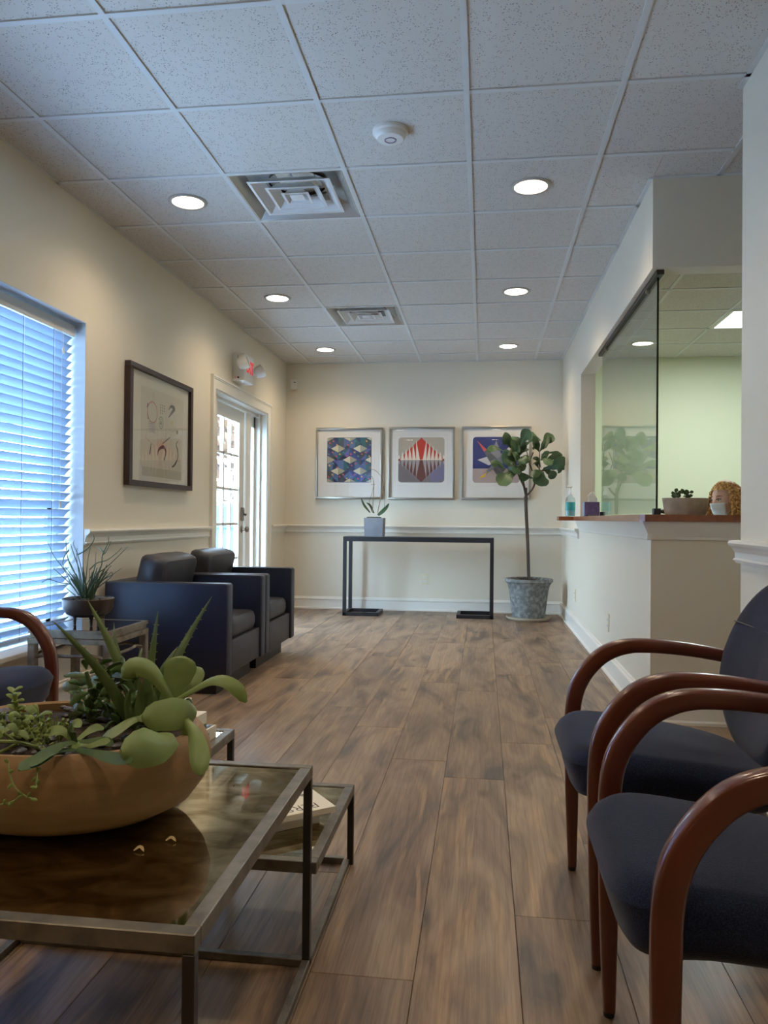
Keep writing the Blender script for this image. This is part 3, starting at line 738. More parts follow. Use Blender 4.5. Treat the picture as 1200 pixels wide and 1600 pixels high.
def picture(name, label, x0, x1, z0, z1, ax0, ax1, az0, az1, art):
    """a framed print on the back wall"""
    cx_, cz_ = (x0+x1)/2, (z0+z1)/2
    t = thing(name, label, 'picture', (cx_, YB, cz_), 'silver framed geometric prints')
    f = 0.022; fr = MB()
    for (a, b_, c_, d_) in ((x0, x1, z1-f, z1), (x0, x1, z0, z0+f), (x0, x0+f, z0+f, z1-f), (x1-f, x1, z0+f, z1-f)):
        fr.box(a, b_, YB-0.042, YB-0.004, c_, d_, 0.003, 2)
    put('frame', fr, M_FRAMES, t)
    put('mat_board', MB().box(x0+f, x1-f, YB-0.020, YB-0.006, z0+f, z1-f), M_MATB, t, False)
    m_ = 0.035; bw = 0.0015; ln = MB()
    for (a, b_, c_, d_) in ((ax0-m_, ax1+m_, az1+m_-0.01, az1+m_-0.01+bw), (ax0-m_, ax1+m_, az0-m_, az0-m_+bw), (ax0-m_, ax0-m_+bw, az0-m_, az1+m_-0.01), (ax1+m_, ax1+m_+bw, az0-m_, az1+m_-0.01)):
        ln.box(a, b_, YB-0.0208, YB-0.0195, c_, d_)
    put('plate_mark', ln, mat('plate_mark', (206, 202, 194), 0.8), t, False)
    art(t, ax0, ax1, az0, az1)
    put('glazing', MB().box(x0+f, x1-f, YB-0.031, YB-0.029, z0+f, z1-f), M_PICGL, t, False)
    return t
def shapes(t, items, yy):
    """items: list of (colour, polygon); one mesh per colour; each layer a hair nearer"""
    by = {}
    for i, (c, p) in enumerate(items):
        if len(p) >= 3: by.setdefault(c, []).append((i, p))
    for c, L in by.items():
        mb = MB()
        for i, p in L: mb.poly([Vector((q[0], yy-0.000012*i, q[1])) for q in p])
        o = put('printed_shapes', mb, fm(c), t, False); o['kind'] = 'stuff'
def art1(t, x0, x1, z0, z1):
    W, H = x1-x0, z1-z0; it = [((60, 70, 120), rr((x0+x1)/2, (z0+z1)/2, W/2, H/2, 0.035))]
    rnd = random.Random(3); cols = [(58, 72, 128), (92, 98, 160), (52, 104, 110), (62, 70, 78), (44, 60, 96), (86, 110, 150), (70, 82, 96)]
    C = lambda u_, v_: (x0+u_*W, z0+v_*H)
    cw, ch = 0.25, 0.25
    for j in range(-1, 5):
        for i in range(-1, 6):
            ox = i*cw + (0.125 if j % 2 else 0); oy = j*ch
            # vertical lozenges of two facets between the cream diamonds
            mid = (ox+cw/2, oy+ch/2)
            for (a, b_, c_) in (((ox, oy), (ox+cw/2, oy+ch*0.1), mid), ((ox, oy), mid, (ox, oy+ch)), ((ox+cw/2, oy+ch*0.1), (ox+cw, oy), mid), ((ox+cw, oy), (ox+cw, oy+ch), mid), ((ox, oy+ch), mid, (ox+cw/2, oy+ch*0.95)), ((ox+cw/2, oy+ch*0.95), mid, (ox+cw, oy+ch))):
                p = clip_poly([a, b_, c_], 0.004, 0.996, 0.004, 0.996)
                it.append((cols[rnd.randrange(7)], [C(*q) for q in p]))
    for j in range(0, 5):                                  # cream diamonds in staggered rows
        for i in range(-1, 3):
            cx_, cy_ = 0.02+i*0.5+(0.23 if j % 2 else 0), j*0.25
            for (p, c) in (([(cx_-0.16, cy_), (cx_, cy_-0.085), (cx_, cy_+0.085)], (214, 208, 176)), ([(cx_, cy_-0.085), (cx_+0.16, cy_), (cx_, cy_+0.085)], (168, 162, 138))):
                q = clip_poly(p, 0.012, 0.988, 0.012, 0.988); it.append((c, [C(*k) for k in q]))
    acc = [(214, 96, 84), (222, 176, 78), (84, 150, 142), (196, 84, 110)]
    for j in range(0, 4):
        for i in range(0, 12):
            u_, v_ = 0.04+i*0.083+0.02*(j % 2), 0.125+j*0.25+0.05*math.sin(i*2.1)
            s_ = 0.022
            if i in (3, 4, 8, 9) and j % 2: continue
            q = clip_poly([(u_-s_, v_-s_*0.4), (u_+s_, v_-s_), (u_+s_*0.6, v_+s_*0.5), (u_-s_*0.7, v_+s_)], 0.01, 0.99, 0.01, 0.99)
            it.append((acc[(i+j) % 4], [C(*k) for k in q]))
    shapes(t, it, YB-0.0212)
def art2(t, x0, x1, z0, z1):
    W, H = x1-x0, z1-z0; C = lambda u_, v_: (x0+u_*W, z0+v_*H)
    full = rr((x0+x1)/2, (z0+z1)/2, W/2, H/2, 0.035); zm = z0+H*0.5
    it = [((186, 176, 158), clip_poly(full, x0, x1, zm, z1)), ((126, 120, 122), clip_poly(full, x0, x1, z0, zm)),
          ((122, 120, 148), [C(0.62, 0.5), C(0.998, 0.5), C(0.998, 0.1), C(0.9, 0.02), C(0.72, 0.004)])]
    it.append(((196, 62, 44), [C(0.0, 0.5), C(0.5, 0.995), C(1.0, 0.5)])); it.append(((104, 62, 54), [C(0.0, 0.5), C(1.0, 0.5), C(0.5, 0.005)]))
    n = 6
    for sd in (-1, 1):
        for i in range(n):
            b_ = 0.5+sd*(0.085*i+0.07+0.0); tip = 0.5+sd*(0.073*i+0.115); h_ = 0.46-0.068*i
            it.append(((236, 226, 206), [C(b_-0.040, 0.5), C(b_+0.040, 0.5), C(tip, 0.5+h_)]))
            it.append(((168, 160, 158), [C(b_-0.040, 0.5), C(tip, 0.5-h_*0.92), C(b_+0.040, 0.5)]))
    it.append(((236, 226, 206), [C(0.02, 0.497), C(0.98, 0.497), C(0.98, 0.507), C(0.02, 0.507)]))
    for u_ in (0.02, 0.98): it.append(((150, 40, 30), [C(u_-0.03, 0.5), C(u_, 0.47), C(u_+0.03, 0.5), C(u_, 0.53)]))
    it = [(c, clip_poly(p, x0, x1, z0, z1)) for c, p in it]; shapes(t, it, YB-0.0212)
def art3(t, x0, x1, z0, z1):
    W, H = x1-x0, z1-z0; C = lambda u_, v_: (x0+u_*W, z0+v_*H)
    full = rr((x0+x1)/2, (z0+z1)/2, W/2, H/2, 0.035); zm = z0+H*0.31
    it = [((58, 66, 122), clip_poly(full, x0, x1, zm, z1)), ((176, 158, 152), clip_poly(full, x0, x1, z0, zm)), ((44, 58, 116), [C(0, 0.31), C(1, 0.31), C(1, 0.38), C(0, 0.38)]),
          ((206, 204, 200), [C(0.10, 0.50), C(0.40, 0.60), C(0.66, 0.52), C(0.34, 0.38)]), ((150, 152, 158), [C(0.36, 0.60), C(0.5, 0.92), C(0.62, 0.58), C(0.5, 0.40)]),
          ((104, 108, 112), [C(0.10, 0.91), C(0.58, 0.47), C(0.42, 0.36)]), ((206, 80, 66), [C(0.08, 0.93), C(0.30, 0.72), C(0.24, 0.68)]),
          ((122, 128, 134), [C(0.15, 0.10), C(0.95, 0.62), C(0.84, 0.86)]), ((88, 92, 98), [C(0.46, 0.36), C(0.70, 0.30), C(0.56, 0.10), C(0.44, 0.28)]),
          ((206, 204, 200), [C(0.60, 0.62), C(0.90, 0.90), C(0.80, 0.60)]), ((224, 178, 60), [C(0.13, 0.10), C(0.31, 0.25), C(0.25, 0.12)]), ((226, 186, 60), [C(0.80, 0.80), C(0.97, 0.95), C(0.90, 0.76)])]
    it = [(c, clip_poly(p, x0, x1, z0, z1)) for c, p in it]; shapes(t, it, YB-0.0212)
picture('framed_print', 'silver framed print of tumbling blue and cream diamond facets, above the orchid', -1.84, -1.10, 1.212, 1.995, -1.716, -1.222, 1.394, 1.888, art1)
picture('framed_print', 'silver framed print of a spiked red and brown diamond, centre of the back wall', -1.033, -0.312, 1.209, 1.997, -0.926, -0.425, 1.396, 1.885, art2)
picture('framed_print', 'silver framed print with grey star on blue, half hidden by the fig tree', -0.238, 0.497, 1.212, 1.999, -0.120, 0.38, 1.394, 1.887, art3)
# the dark framed drawing on the left wall
t = thing('framed_drawing', 'large dark wood framed abstract line drawing on cream paper, hung beside the window', 'picture', (XL, 4.975, 1.57))
py0, py1, pz0, pz1 = 4.46, 5.49, 1.193, 1.957; f = 0.034; fr = MB()
for (a, b_, c_, d_) in ((py0, py1, pz1-f, pz1), (py0, py1, pz0, pz0+f), (py0, py0+f*1.3, pz0+f, pz1-f), (py1-f*1.3, py1, pz0+f, pz1-f)):
    fr.box(XL+0.004, XL+0.042, a, b_, c_, d_, 0.002, 1)
put('frame', fr, M_FRAMED, t)
put('mat_board', MB().box(XL+0.006, XL+0.02, py0+f, py1-f, pz0+f, pz1-f), mat('cream_mat', (214, 210, 192), 0.8), t, False)
ay0, ay1, az0, az1 = py0+0.20, py1-0.14, pz0+0.13, pz1-0.115
put('paper_sheet', MB().box(XL+0.0195, XL+0.0206, ay0, ay1, az0, az1), M_CREAMP, t, False)
put('paper_band', MB().box(XL+0.0204, XL+0.0209, ay0+0.02, ay1-0.02, az0-0.06, az0+0.0), mat('band', (190, 184, 160), 0.8), t, False)
def A(u_, v_): return Vector((XL+0.0212, ay0+(ay1-ay0)*u_, az0+(az1-az0)*v_))
def stroke(name, pts, wds, m_):
    P = cat_rom([A(*p) for p in pts], max(10, 5*len(pts))); mbk = MB(); L = []; R_ = []
    for i, p in enumerate(P):
        tt = (P[min(i+1, len(P)-1)]-P[max(i-1, 0)]).normalized(); sd = Vector((0, -tt.z, tt.y)); w2 = lerp_tab([(k/(len(wds)-1), wv_) for k, wv_ in enumerate(wds)], i/(len(P)-1))*0.5
        L.append(p+sd*w2); R_.append(p-sd*w2)
    mbk.grid([L, R_]); o = put(name, mbk, m_, t, False); return o
mk = fm((70, 66, 74)); mr_ = fm((190, 120, 108)); mp_ = fm((132, 120, 150)); mg = fm((120, 142, 120)); mo = fm((196, 130, 100))
ring = [(0.24+0.11*math.cos(a), 0.70+0.13*math.sin(a)) for a in [i*PI/6 for i in range(13)]]
stroke('ink_ring', ring, [0.008]*3, mr_)
stroke('ink_stroke', [(0.14, 0.80), (0.125, 0.74)], [0.012, 0.012], mk); stroke('ink_stroke', [(0.13, 0.67), (0.15, 0.60)], [0.01, 0.012], mk)
stroke('ink_stroke', [(0.62, 0.80), (0.68, 0.86), (0.76, 0.84), (0.70, 0.78), (0.62, 0.70)], [0.006, 0.02, 0.03, 0.022, 0.008], fm((96, 98, 102)))
stroke('ink_stroke', [(0.22, 0.30), (0.20, 0.22), (0.19, 0.16)], [0.008, 0.014, 0.02], mk)
stroke('ink_stroke', [(0.36, 0.16), (0.40, 0.25), (0.50, 0.29), (0.56, 0.24), (0.54, 0.16), (0.52, 0.12)], [0.006, 0.02, 0.026, 0.018, 0.012, 0.02], mk)
stroke('ink_stroke', [(0.86, 0.42), (0.82, 0.36), (0.86, 0.28), (0.86, 0.18), (0.78, 0.08), (0.72, 0.05)], [0.006, 0.01, 0.014, 0.016, 0.016, 0.01], mk)
stroke('ink_stroke', [(0.46, 0.32), (0.56, 0.38), (0.66, 0.44)], [0.004, 0.012, 0.008], fm((120, 112, 118)))
for k in range(11): stroke('ink_dot', [(0.42+0.045*(k % 3), 0.84-0.035*(k//3)), (0.43+0.045*(k % 3), 0.82-0.035*(k//3))], [0.009, 0.006], mk)
for (c_, r_, m_) in (((0.44, 0.60), 0.075, mg), ((0.44, 0.60), 0.045, fm((150, 168, 140)))):
    stroke('ink_ring', [(c_[0]+r_*0.7*math.cos(a), c_[1]+r_*math.sin(a)) for a in [i*PI/6 for i in range(13)]], [0.007]*3, m_)
stroke('ink_dot', [(0.44, 0.62), (0.435, 0.575)], [0.012, 0.018], mk); stroke('ink_dot', [(0.70, 0.66), (0.72, 0.62)], [0.03, 0.03], fm((206, 186, 90)))
stroke('ink_ring', [(0.70+0.10*math.cos(a), 0.64+0.12*math.sin(a)) for a in [i*PI/6 for i in range(13)]], [0.002]*3, fm((150, 156, 150)))
stroke('ink_dot', [(0.84, 0.56), (0.84, 0.51)], [0.03, 0.024], fm((128, 118, 118)))
for k in range(7): stroke('ink_scribble', [(0.16, 0.44+0.022*k), (0.24, 0.455+0.02*k), (0.31, 0.44+0.022*k)], [0.003, 0.004, 0.003], mp_)
for (a, b_) in (((0.17, 0.60), (0.10, 0.36)), ((0.10, 0.36), (0.28, 0.28)), ((0.33, 0.62), (0.38, 0.28)), ((0.40, 0.28), (0.48, 0.42)), ((0.44, 0.28), (0.58, 0.48)), ((0.68, 0.48), (0.72, 0.16)), ((0.72, 0.16), (0.90, 0.14)), ((0.24, 0.83), (0.26, 0.96)), ((0.26, 0.96), (0.29, 0.82)), ((0.56, 0.78), (0.56, 0.40))):
    stroke('ink_line', [a, b_], [0.003, 0.003], mo if a[1] < 0.7 else fm((160, 156, 150)))
put('glazing', MB().box(XL+0.028, XL+0.030, py0+f, py1-f, pz0+f, pz1-f), M_PICGL, t, False)

# ------------------------------------------------------------------ console table and orchid
t = thing('console_table', 'black metal console table with looped feet against the back wall', 'table', (-0.665, 7.95, 0))
cx0, cx1, cy0, cy1, ct = -1.43, 0.105, 7.79, 8.17, 0.812; B = 0.035
put('top_frame', MB().box(cx0, cx1, cy0, cy0+B, ct-0.048, ct, 0.002, 1).box(cx0, cx1, cy1-B, cy1, ct-0.048, ct, 0.002, 1).box(cx0, cx0+B, cy0+B, cy1-B, ct-0.048, ct).box(cx1-B, cx1, cy0+B, cy1-B, ct-0.048, ct), M_CONS, t, False)
put('top_panel', MB().box(cx0+0.01, cx1-0.01, cy0+0.01, cy1-0.01, ct-0.008, ct+0.002), mat('console_top', (70, 72, 78), 0.3), t, False)
for x in (cx0, cx1-B):
    for y in (cy0, cy1-B): put('leg', MB().box(x, x+B, y, y+B, 0, ct-0.048), M_CONS, t, False)
for (xa, xb) in ((cx0, -1.06), (-0.265, cx1)):
    put('foot_loop', MB().box(xa, xb, cy0, cy0+B, 0, 0.036, 0.002, 1).box(xa, xb, cy1-B, cy1, 0, 0.036, 0.002, 1).box((xb-B if xa < -1 else xa), (xb if xa < -1 else xa+B), cy0+B, cy1-B, 0, 0.036, 0.002, 1).box((xa if xa < -1 else xb-B), (xa+B if xa < -1 else xb), cy0+B, cy1-B, 0, 0.036), M_CONS, t, False)
OC = (-1.122, 7.93)
t = thing('potted_orchid', 'bare-stemmed orchid in a grey square pot on the console table', 'potted plant', (OC[0], OC[1], 0.814))
pc = MB(); h = 0.1
pc.grid([[Vector((OC[0]+a*k, OC[1]+b_*k, z)) for a, b_ in ((-1, -1), (1, -1), (1, 1), (-1, 1))] for k, z in ((0.094, 0.814), (0.1, 1.006), (0.092, 1.006), (0.090, 0.985))], close_v=True, caps=True)
put('pot', pc, M_GREYPOT, t, False)
mm = MB()
for i in range(26):
    a = random.uniform(0, 2*PI); r_ = 0.075*math.sqrt(random.random()); mm.ball((OC[0]+r_*math.cos(a), OC[1]+r_*math.sin(a), 1.0), 0.022, sz_=0.8, u=8, v=5)
put('moss', mm, M_MOSS, t)['kind'] = 'stuff'
def OZ(zx, zy, dy=0.0): return at(480+zx/5, 660+zy/5, OC[1]+dy)
for pts, dy in (([(420, 592), (445, 650), (490, 705)], -0.02), ([(462, 628), (490, 650), (520, 710)], 0.03), ([(640, 632), (610, 672), (550, 722)], -0.02), ([(636, 652), (600, 690), (556, 728)], 0.03)):
    P = [OZ(x, y, dy*(1-i/2)) for i, (x, y) in enumerate(reversed(pts))]
    put('leaf', blade(MB(), P, 0.017, 0.0015, [(0, .5), (.4, 1), (.8, .7), (1, .1)], (0.5, -0.6, 0.5), 8, 5, 0.25), M_FIGD, t)
for pts, dy, m_, r_ in (([(510, 705), (516, 600), (520, 490), (514, 440), (495, 415), (470, 418)], 0.0, M_STEM, 0.0042), ([(550, 705), (572, 600), (595, 490), (575, 420), (530, 375), (488, 366)], 0.02, M_STEM, 0.0042),
                        ([(505, 700), (486, 620), (505, 560), (518, 500)], -0.01, M_STEMD, 0.0018), ([(595, 490), (606, 560), (607, 610), (602, 668)], -0.02, M_STEMD, 0.0018), ([(500, 486), (530, 486)], 0, M_STEMD, 0.002)):
    P = cat_rom([OZ(x, y, dy) for x, y in pts], 16 if len(pts) > 2 else 4)
    put('flower_stem' if m_ is M_STEM else 'stake', MB().tube(P, r_ if r_ < 0.003 else [r_]*8+[r_*0.6]*8, 6), m_, t)

# ------------------------------------------------------------------ fiddle-leaf fig
FX, FY = 0.455, 7.86
t = thing('fiddle_leaf_fig', 'tall fiddle-leaf fig tree in a weathered grey pot in the back corner', 'potted tree', (FX, FY, 0))
put('pot', MB().lathe([(0.0, 0.03), (0.158, 0.03), (0.165, 0.05), (0.178, 0.16), (0.195, 0.29), (0.208, 0.345), (0.228, 0.375), (0.240, 0.385), (0.238, 0.408), (0.225, 0.412), (0.210, 0.40), (0.20, 0.365)], FX, FY, 0, 48, caps=False), M_POT, t)
put('saucer', MB().lathe([(0.0, 0.0), (0.20, 0.0), (0.222, 0.018), (0.226, 0.034), (0.218, 0.034), (0.205, 0.024), (0.0, 0.024)], FX, FY, 0, 40, caps=False), M_SAUC, t)
put('soil', MB().lathe([(0.204, 0.372), (0.12, 0.384), (0.0, 0.386)], FX, FY, 0, 24, caps=False), M_SOIL, t)
rt = MB(); rnd = random.Random(5)
for i in range(22):
    a = rnd.uniform(0, 2*PI); L = rnd.uniform(0.06, 0.17); pts = [(FX+0.01*math.cos(a), FY+0.01*math.sin(a), 0.40)]
    for k in range(1, 5): pts.append((FX+L*k/4*math.cos(a+rnd.uniform(-.3, .3)), FY+L*k/4*math.sin(a+rnd.uniform(-.3, .3)), 0.392+rnd.uniform(0, 0.03)))
    rt.tube(cat_rom(pts, 8), 0.0022, 4)
put('surface_roots', rt, M_STEMD, t)['kind'] = 'stuff'
def FZ(zx, zy, dy=0.0): return at(740+zx/7.5, 660+zy/7.5, FY+dy)
tr = MB()
base = Vector((FX+0.012, FY, 0.38)); fork = FZ(612, 870)
tr.tube(cat_rom([base, base+Vector((-0.012, 0, 0.05)), Vector((FX-0.012, FY, 0.75)), fork+Vector((0.004, 0, -0.15)), fork], 14), [0.036, 0.024, 0.019]+[0.0165]*9+[0.019, 0.02], 10)
BR = [([(612, 870), (590, 760), (555, 680), (520, 600), (495, 500), (490, 420)], -0.05, 0.011), ([(612, 870), (600, 770), (580, 680), (560, 590), (545, 470), (560, 400)], 0.06, 0.009),
      ([(612, 870), (690, 780), (716, 700), (700, 610), (670, 520), (655, 470), (700, 350)], 0.03, 0.010), ([(716, 700), (755, 630), (770, 540), (775, 440), (772, 345)], -0.04, 0.008), ([(655, 470), (632, 380), (612, 300)], 0.08, 0.006), ([(612, 880), (618, 765)], -0.01, 0.016), ([(770, 560), (810, 570), (850, 560)], -0.05, 0.006)]
for pts, dy, r_ in BR:
    n_ = len(pts); P = [FZ(x, y, dy*i/(n_-1)) for i, (x, y) in enumerate(pts)]
    tr.tube(cat_rom(P, 4*n_), [r_*(1-0.45*i/(4*n_-1)) for i in range(4*n_)], 7)
put('trunk', tr, M_BARK, t)
LY = [(0, .05), (.12, .18), (.3, .50), (.45, .55), (.62, .92), (.78, 1.0), (.92, .75), (1, .15)]
LF = [((350, 335), (155, 325), 40, -.03, 0), ((485, 345), (340, 165), 62, -.10, 1), ((520, 335), (655, 85), 52, -.06, 0), ((485, 340), (455, 165), 58, .05, 1), ((512, 565), (300, 735), 72, -.12, 0),
      ((385, 560), (205, 485), 34, -.10, 0), ((490, 460), (325, 425), 56, -.02, 1), ((510, 480), (655, 460), 50, -.08, 0), ((640, 240), (745, 165), 66, .05, 0), ((770, 345), (690, 235), 62, -.10, 1),
      ((775, 345), (930, 145), 52, -.03, 0), ((780, 335), (885, 235), 72, -.06, 1), ((790, 372), (1100, 385), 18, .06, 1), ((835, 550), (1110, 510), 78, -.06, 1), ((830, 470), (1025, 400), 46, .04, 1),
      ((760, 440), (915, 500), 40, -.12, 0), ((840, 580), (950, 655), 42, -.03, 1), ((820, 590), (775, 745), 70, -.10, 1), ((705, 655), (535, 665), 46, -.08, 1), ((830, 590), (690, 630), 40, -.14, 1),
      ((790, 530), (705, 405), 24, .10, 1), ((490, 520), (400, 420), 56, .08, 1), ((500, 420), (620, 300), 40, .12, 1), ((500, 520), (600, 560), 44, .02, 0), ((480, 400), (330, 380), 40, .10, 1),
      ((510, 545), (420, 600), 48, .04, 1), ((495, 390), (545, 300), 44, -.04, 1), ((660, 470), (600, 430), 36, -.10, 0), ((655, 240), (560, 320), 28, .0, 1), ((1030, 540), (1105, 560), 40, .05, 1),
      ((470, 470), (380, 500), 50, -.06, 0), ((520, 430), (600, 480), 46, -.12, 1), ((500, 360), (430, 250), 48, -.10, 0), ((560, 540), (480, 600), 44, -.10, 0), ((480, 330), (560, 210), 44, .08, 1), ((790, 450), (870, 400), 44, -.02, 0), ((800, 560), (900, 600), 46, .06, 1), ((760, 540), (700, 480), 34, .04, 1), ((500, 440), (420, 330), 50, .0, 1), ((540, 480), (470, 400), 44, -.12, 0)]
for i, (b_, tp, hw_, dy, dk) in enumerate(LF):
    p0, p2 = FZ(b_[0], b_[1], dy*0.3), FZ(tp[0], tp[1], dy*1.6 - 0.02*(i % 3)); mid = (p0+p2)/2 + Vector((0, 0, 0.02+0.012*(i % 2))) + Vector((0, -0.03, 0))
    hwm = hw_/7.5*0.00655*1.36
    for q in (p0, mid, p2): q.x = min(q.x, 0.79)
    nn = (0.1*math.sin(i*2.3), -1.0, 0.45+0.3*math.cos(i*1.7))
    lf = put('leaf', blade(MB(), [p0, mid, p2], hwm, 0.0018, LY, nn, 12, 7, 0.12*(-1)**i, 0.09, i), M_FIGD if dk else M_FIG, t)
    for vv in lf.data.vertices:
        if vv.co.x+FX > 0.795: vv.co.x = 0.795-FX+(vv.co.x+FX-0.795)*0.15
    C = cat_rom([p0, mid, p2], 10)
    put('midrib', MB().tube([c + Vector((0, -0.004, 0.001)) for c in C[:9]], [0.003*(1-k/10) for k in range(9)], 5), M_VEIN if not dk else M_LEAF_R, lf)

# ------------------------------------------------------------------ armchairs
def make_armchair(y0, y1, lab):
    xb, xf = -2.15, -1.415; t = thing('club_chair', lab, 'armchair', ((xb+xf)/2, (y0+y1)/2, 0), 'navy leather club chairs')
    a = 0.085
    for (q0, q1) in ((y0, y0+a), (y1-a, y1)):
        o = put('arm', MB().box(xb, xf, q0, q1, 0.10, 0.625, 0.012, 3), M_LEATH, t)
        pts = [(xf-0.003, (q0 if q0 == y0 else q1), 0.11), (xf-0.003, (q0 if q0 == y0 else q1), 0.613), (xb, (q0 if q0 == y0 else q1), 0.621)]
        for yy in (q0+0.003, q1-0.003):
            put('welt', MB().tube([(xf-0.004, yy, 0.108), (xf-0.004, yy, 0.612), (xf-0.014, yy, 0.6215), (xb+0.01, yy, 0.6215)], 0.0045, 6), M_WELT, o)
    put('back', MB().box(xb, xb+0.11, y0+a, y1-a, 0.10, 0.625, 0.012, 3), M_LEATH, t)
    put('front_panel', MB().box(xf-0.06, xf-0.012, y0+a+0.002, y1-a-0.002, 0.102, 0.292, 0.008, 3), M_LEATHG, t)
    put('seat_deck', MB().box(xb+0.1, xf-0.05, y0+a, y1-a, 0.14, 0.285), M_LEATH, t, False)
    W2 = (y1-y0)/2-a-0.003; yc = (y0+y1)/2
    o = superell(0.265, W2, 7, 48)
    put('seat_cushion', pillow(MB(), o, 0.115, 0.022, Matrix.Translation((xf-0.017-0.265, yc, 0.352)), 0.010), M_LEATHG, t)
    bo = superell(0.20, W2, 10, 56)       # u = up the back, v = across
    R_ = Matrix.Rotation(math.radians(-77), 4, 'Y')
    def bd(p):
        q = p.copy(); q.z += 0.004*math.sin(p.y*55+p.x*8)*(1 if p.z > 0 else 0); return q
    put('back_cushion', pillow(MB(), bo, 0.15, 0.026, Matrix.Translation((xb+0.20, yc, 0.575)) @ R_, 0.018, bd), M_LEATHG, t)
    put('plinth', MB().box(xb+0.06, xf-0.075, y0+0.03, y1-0.09, 0.0, 0.10), mat('plinth_black', (18, 19, 24), 0.4), t, False)
    return t
make_armchair(4.165, 4.915, 'navy leather club chair next to the metal end table, the nearer of the pair')
make_armchair(4.93, 5.69, 'navy leather club chair close to the glazed door, the farther of the pair')

# ------------------------------------------------------------------ end table with footed bowl
t = thing('end_table', 'square silvery metal end table with dark glass top and stepped edges, under the window', 'table', (-1.855, 3.46, 0))
ex0, ex1, ey0, ey1, ez = -2.045, -1.655, 3.26, 3.66, 0.482
def ringbox(mb, x0, x1, y0, y1, z0, z1, w):
    mb.box(x0, x1, y0, y0+w, z0, z1).box(x0, x1, y1-w, y1, z0, z1).box(x0, x0+w, y0+w, y1-w, z0, z1).box(x1-w, x1, y0+w, y1-w, z0, z1); return mb
put('top_rim', ringbox(MB(), ex0, ex1, ey0, ey1, ez-0.016, ez, 0.018), M_SILVER, t, False)
put('stepped_band', ringbox(MB(), ex0+0.006, ex1-0.006, ey0+0.006, ey1-0.006, ez-0.036, ez-0.016, 0.018), M_SILVER, t, False)
put('apron', ringbox(MB(), ex0-0.002, ex1+0.002, ey0-0.002, ey1+0.002, ez-0.062, ez-0.038, 0.028), M_SILVER, t, False)
put('glass_top', MB().box(ex0+0.018, ex1-0.018, ey0+0.018, ey1-0.018, ez-0.01, ez-0.001), mat('smoked_glass', (36, 38, 44), 0.06, spec=0.9), t, False)
for x in (ex0, ex1-0.03):
    for y in (ey0, ey1-0.03): put('leg', MB().box(x-0.002, x+0.032, y-0.002, y+0.032, 0, ez-0.062, 0.002, 1), M_SILVER, t)
for y in (ey0+0.012, ey1-0.02):
    put('stretcher', MB().tube(cat_rom([(ex0+0.03, y, ez-0.125), (ex0+0.10, y, ez-0.112), (ex0+0.14, y, ez-0.118), (ex1-0.14, y, ez-0.118), (ex1-0.10, y, ez-0.112), (ex1-0.03, y, ez-0.125)], 18), 0.008, 4), M_SILVER, t)
for x in (ex0+0.012, ex1-0.02):
    put('stretcher', MB().tube(cat_rom([(x, ey0+0.03, ez-0.125), (x, ey0+0.10, ez-0.112), (x, ey0+0.14, ez-0.118), (x, ey1-0.14, ez-0.118), (x, ey1-0.10, ez-0.112), (x, ey1-0.03, ez-0.125)], 18), 0.008, 4), M_SILVER, t)
BX, BY, BZ = -1.865, 3.46, 0.482
t = thing('footed_bowl_plant', 'dark bronze footed bowl of pencil cactus and pebbles on the metal end table', 'potted plant', (BX, BY, BZ))
put('bowl', MB().lathe([(0.0, 0.042), (0.07, 0.042), (0.098, 0.055), (0.115, 0.085), (0.118, 0.125), (0.112, 0.128), (0.108, 0.122), (0.100, 0.095), (0.0, 0.09)], BX, BY, BZ, 40, caps=False), M_BRZ, t)
for k in range(3):
    a = PI*0.95+k*2*PI/3+0.35; c_ = (BX+0.062*math.cos(a), BY+0.062*math.sin(a), BZ)
    put('foot', MB().lathe([(0.006, 0.0), (0.008, 0.03), (0.012, 0.048)], c_[0], c_[1], c_[2], 10), M_BRZ, t)
rnd = random.Random(11)
for k in range(34):
    a = rnd.uniform(0, 2*PI); r_ = 0.095*math.sqrt(rnd.random()); s_ = rnd.uniform(0.010, 0.018)
    put('pebble', MB().ball((BX+r_*math.cos(a), BY+r_*math.sin(a), BZ+0.118+rnd.uniform(0, 0.008)), s_, 1.2, 0.9, 0.6, 8, 6, Matrix.Rotation(a, 3, 'Z')), M_PEB, t)
def PZ(zx, zy, dy=0.0): return at(70+zx/8, 820+zy/8, BY+dy)
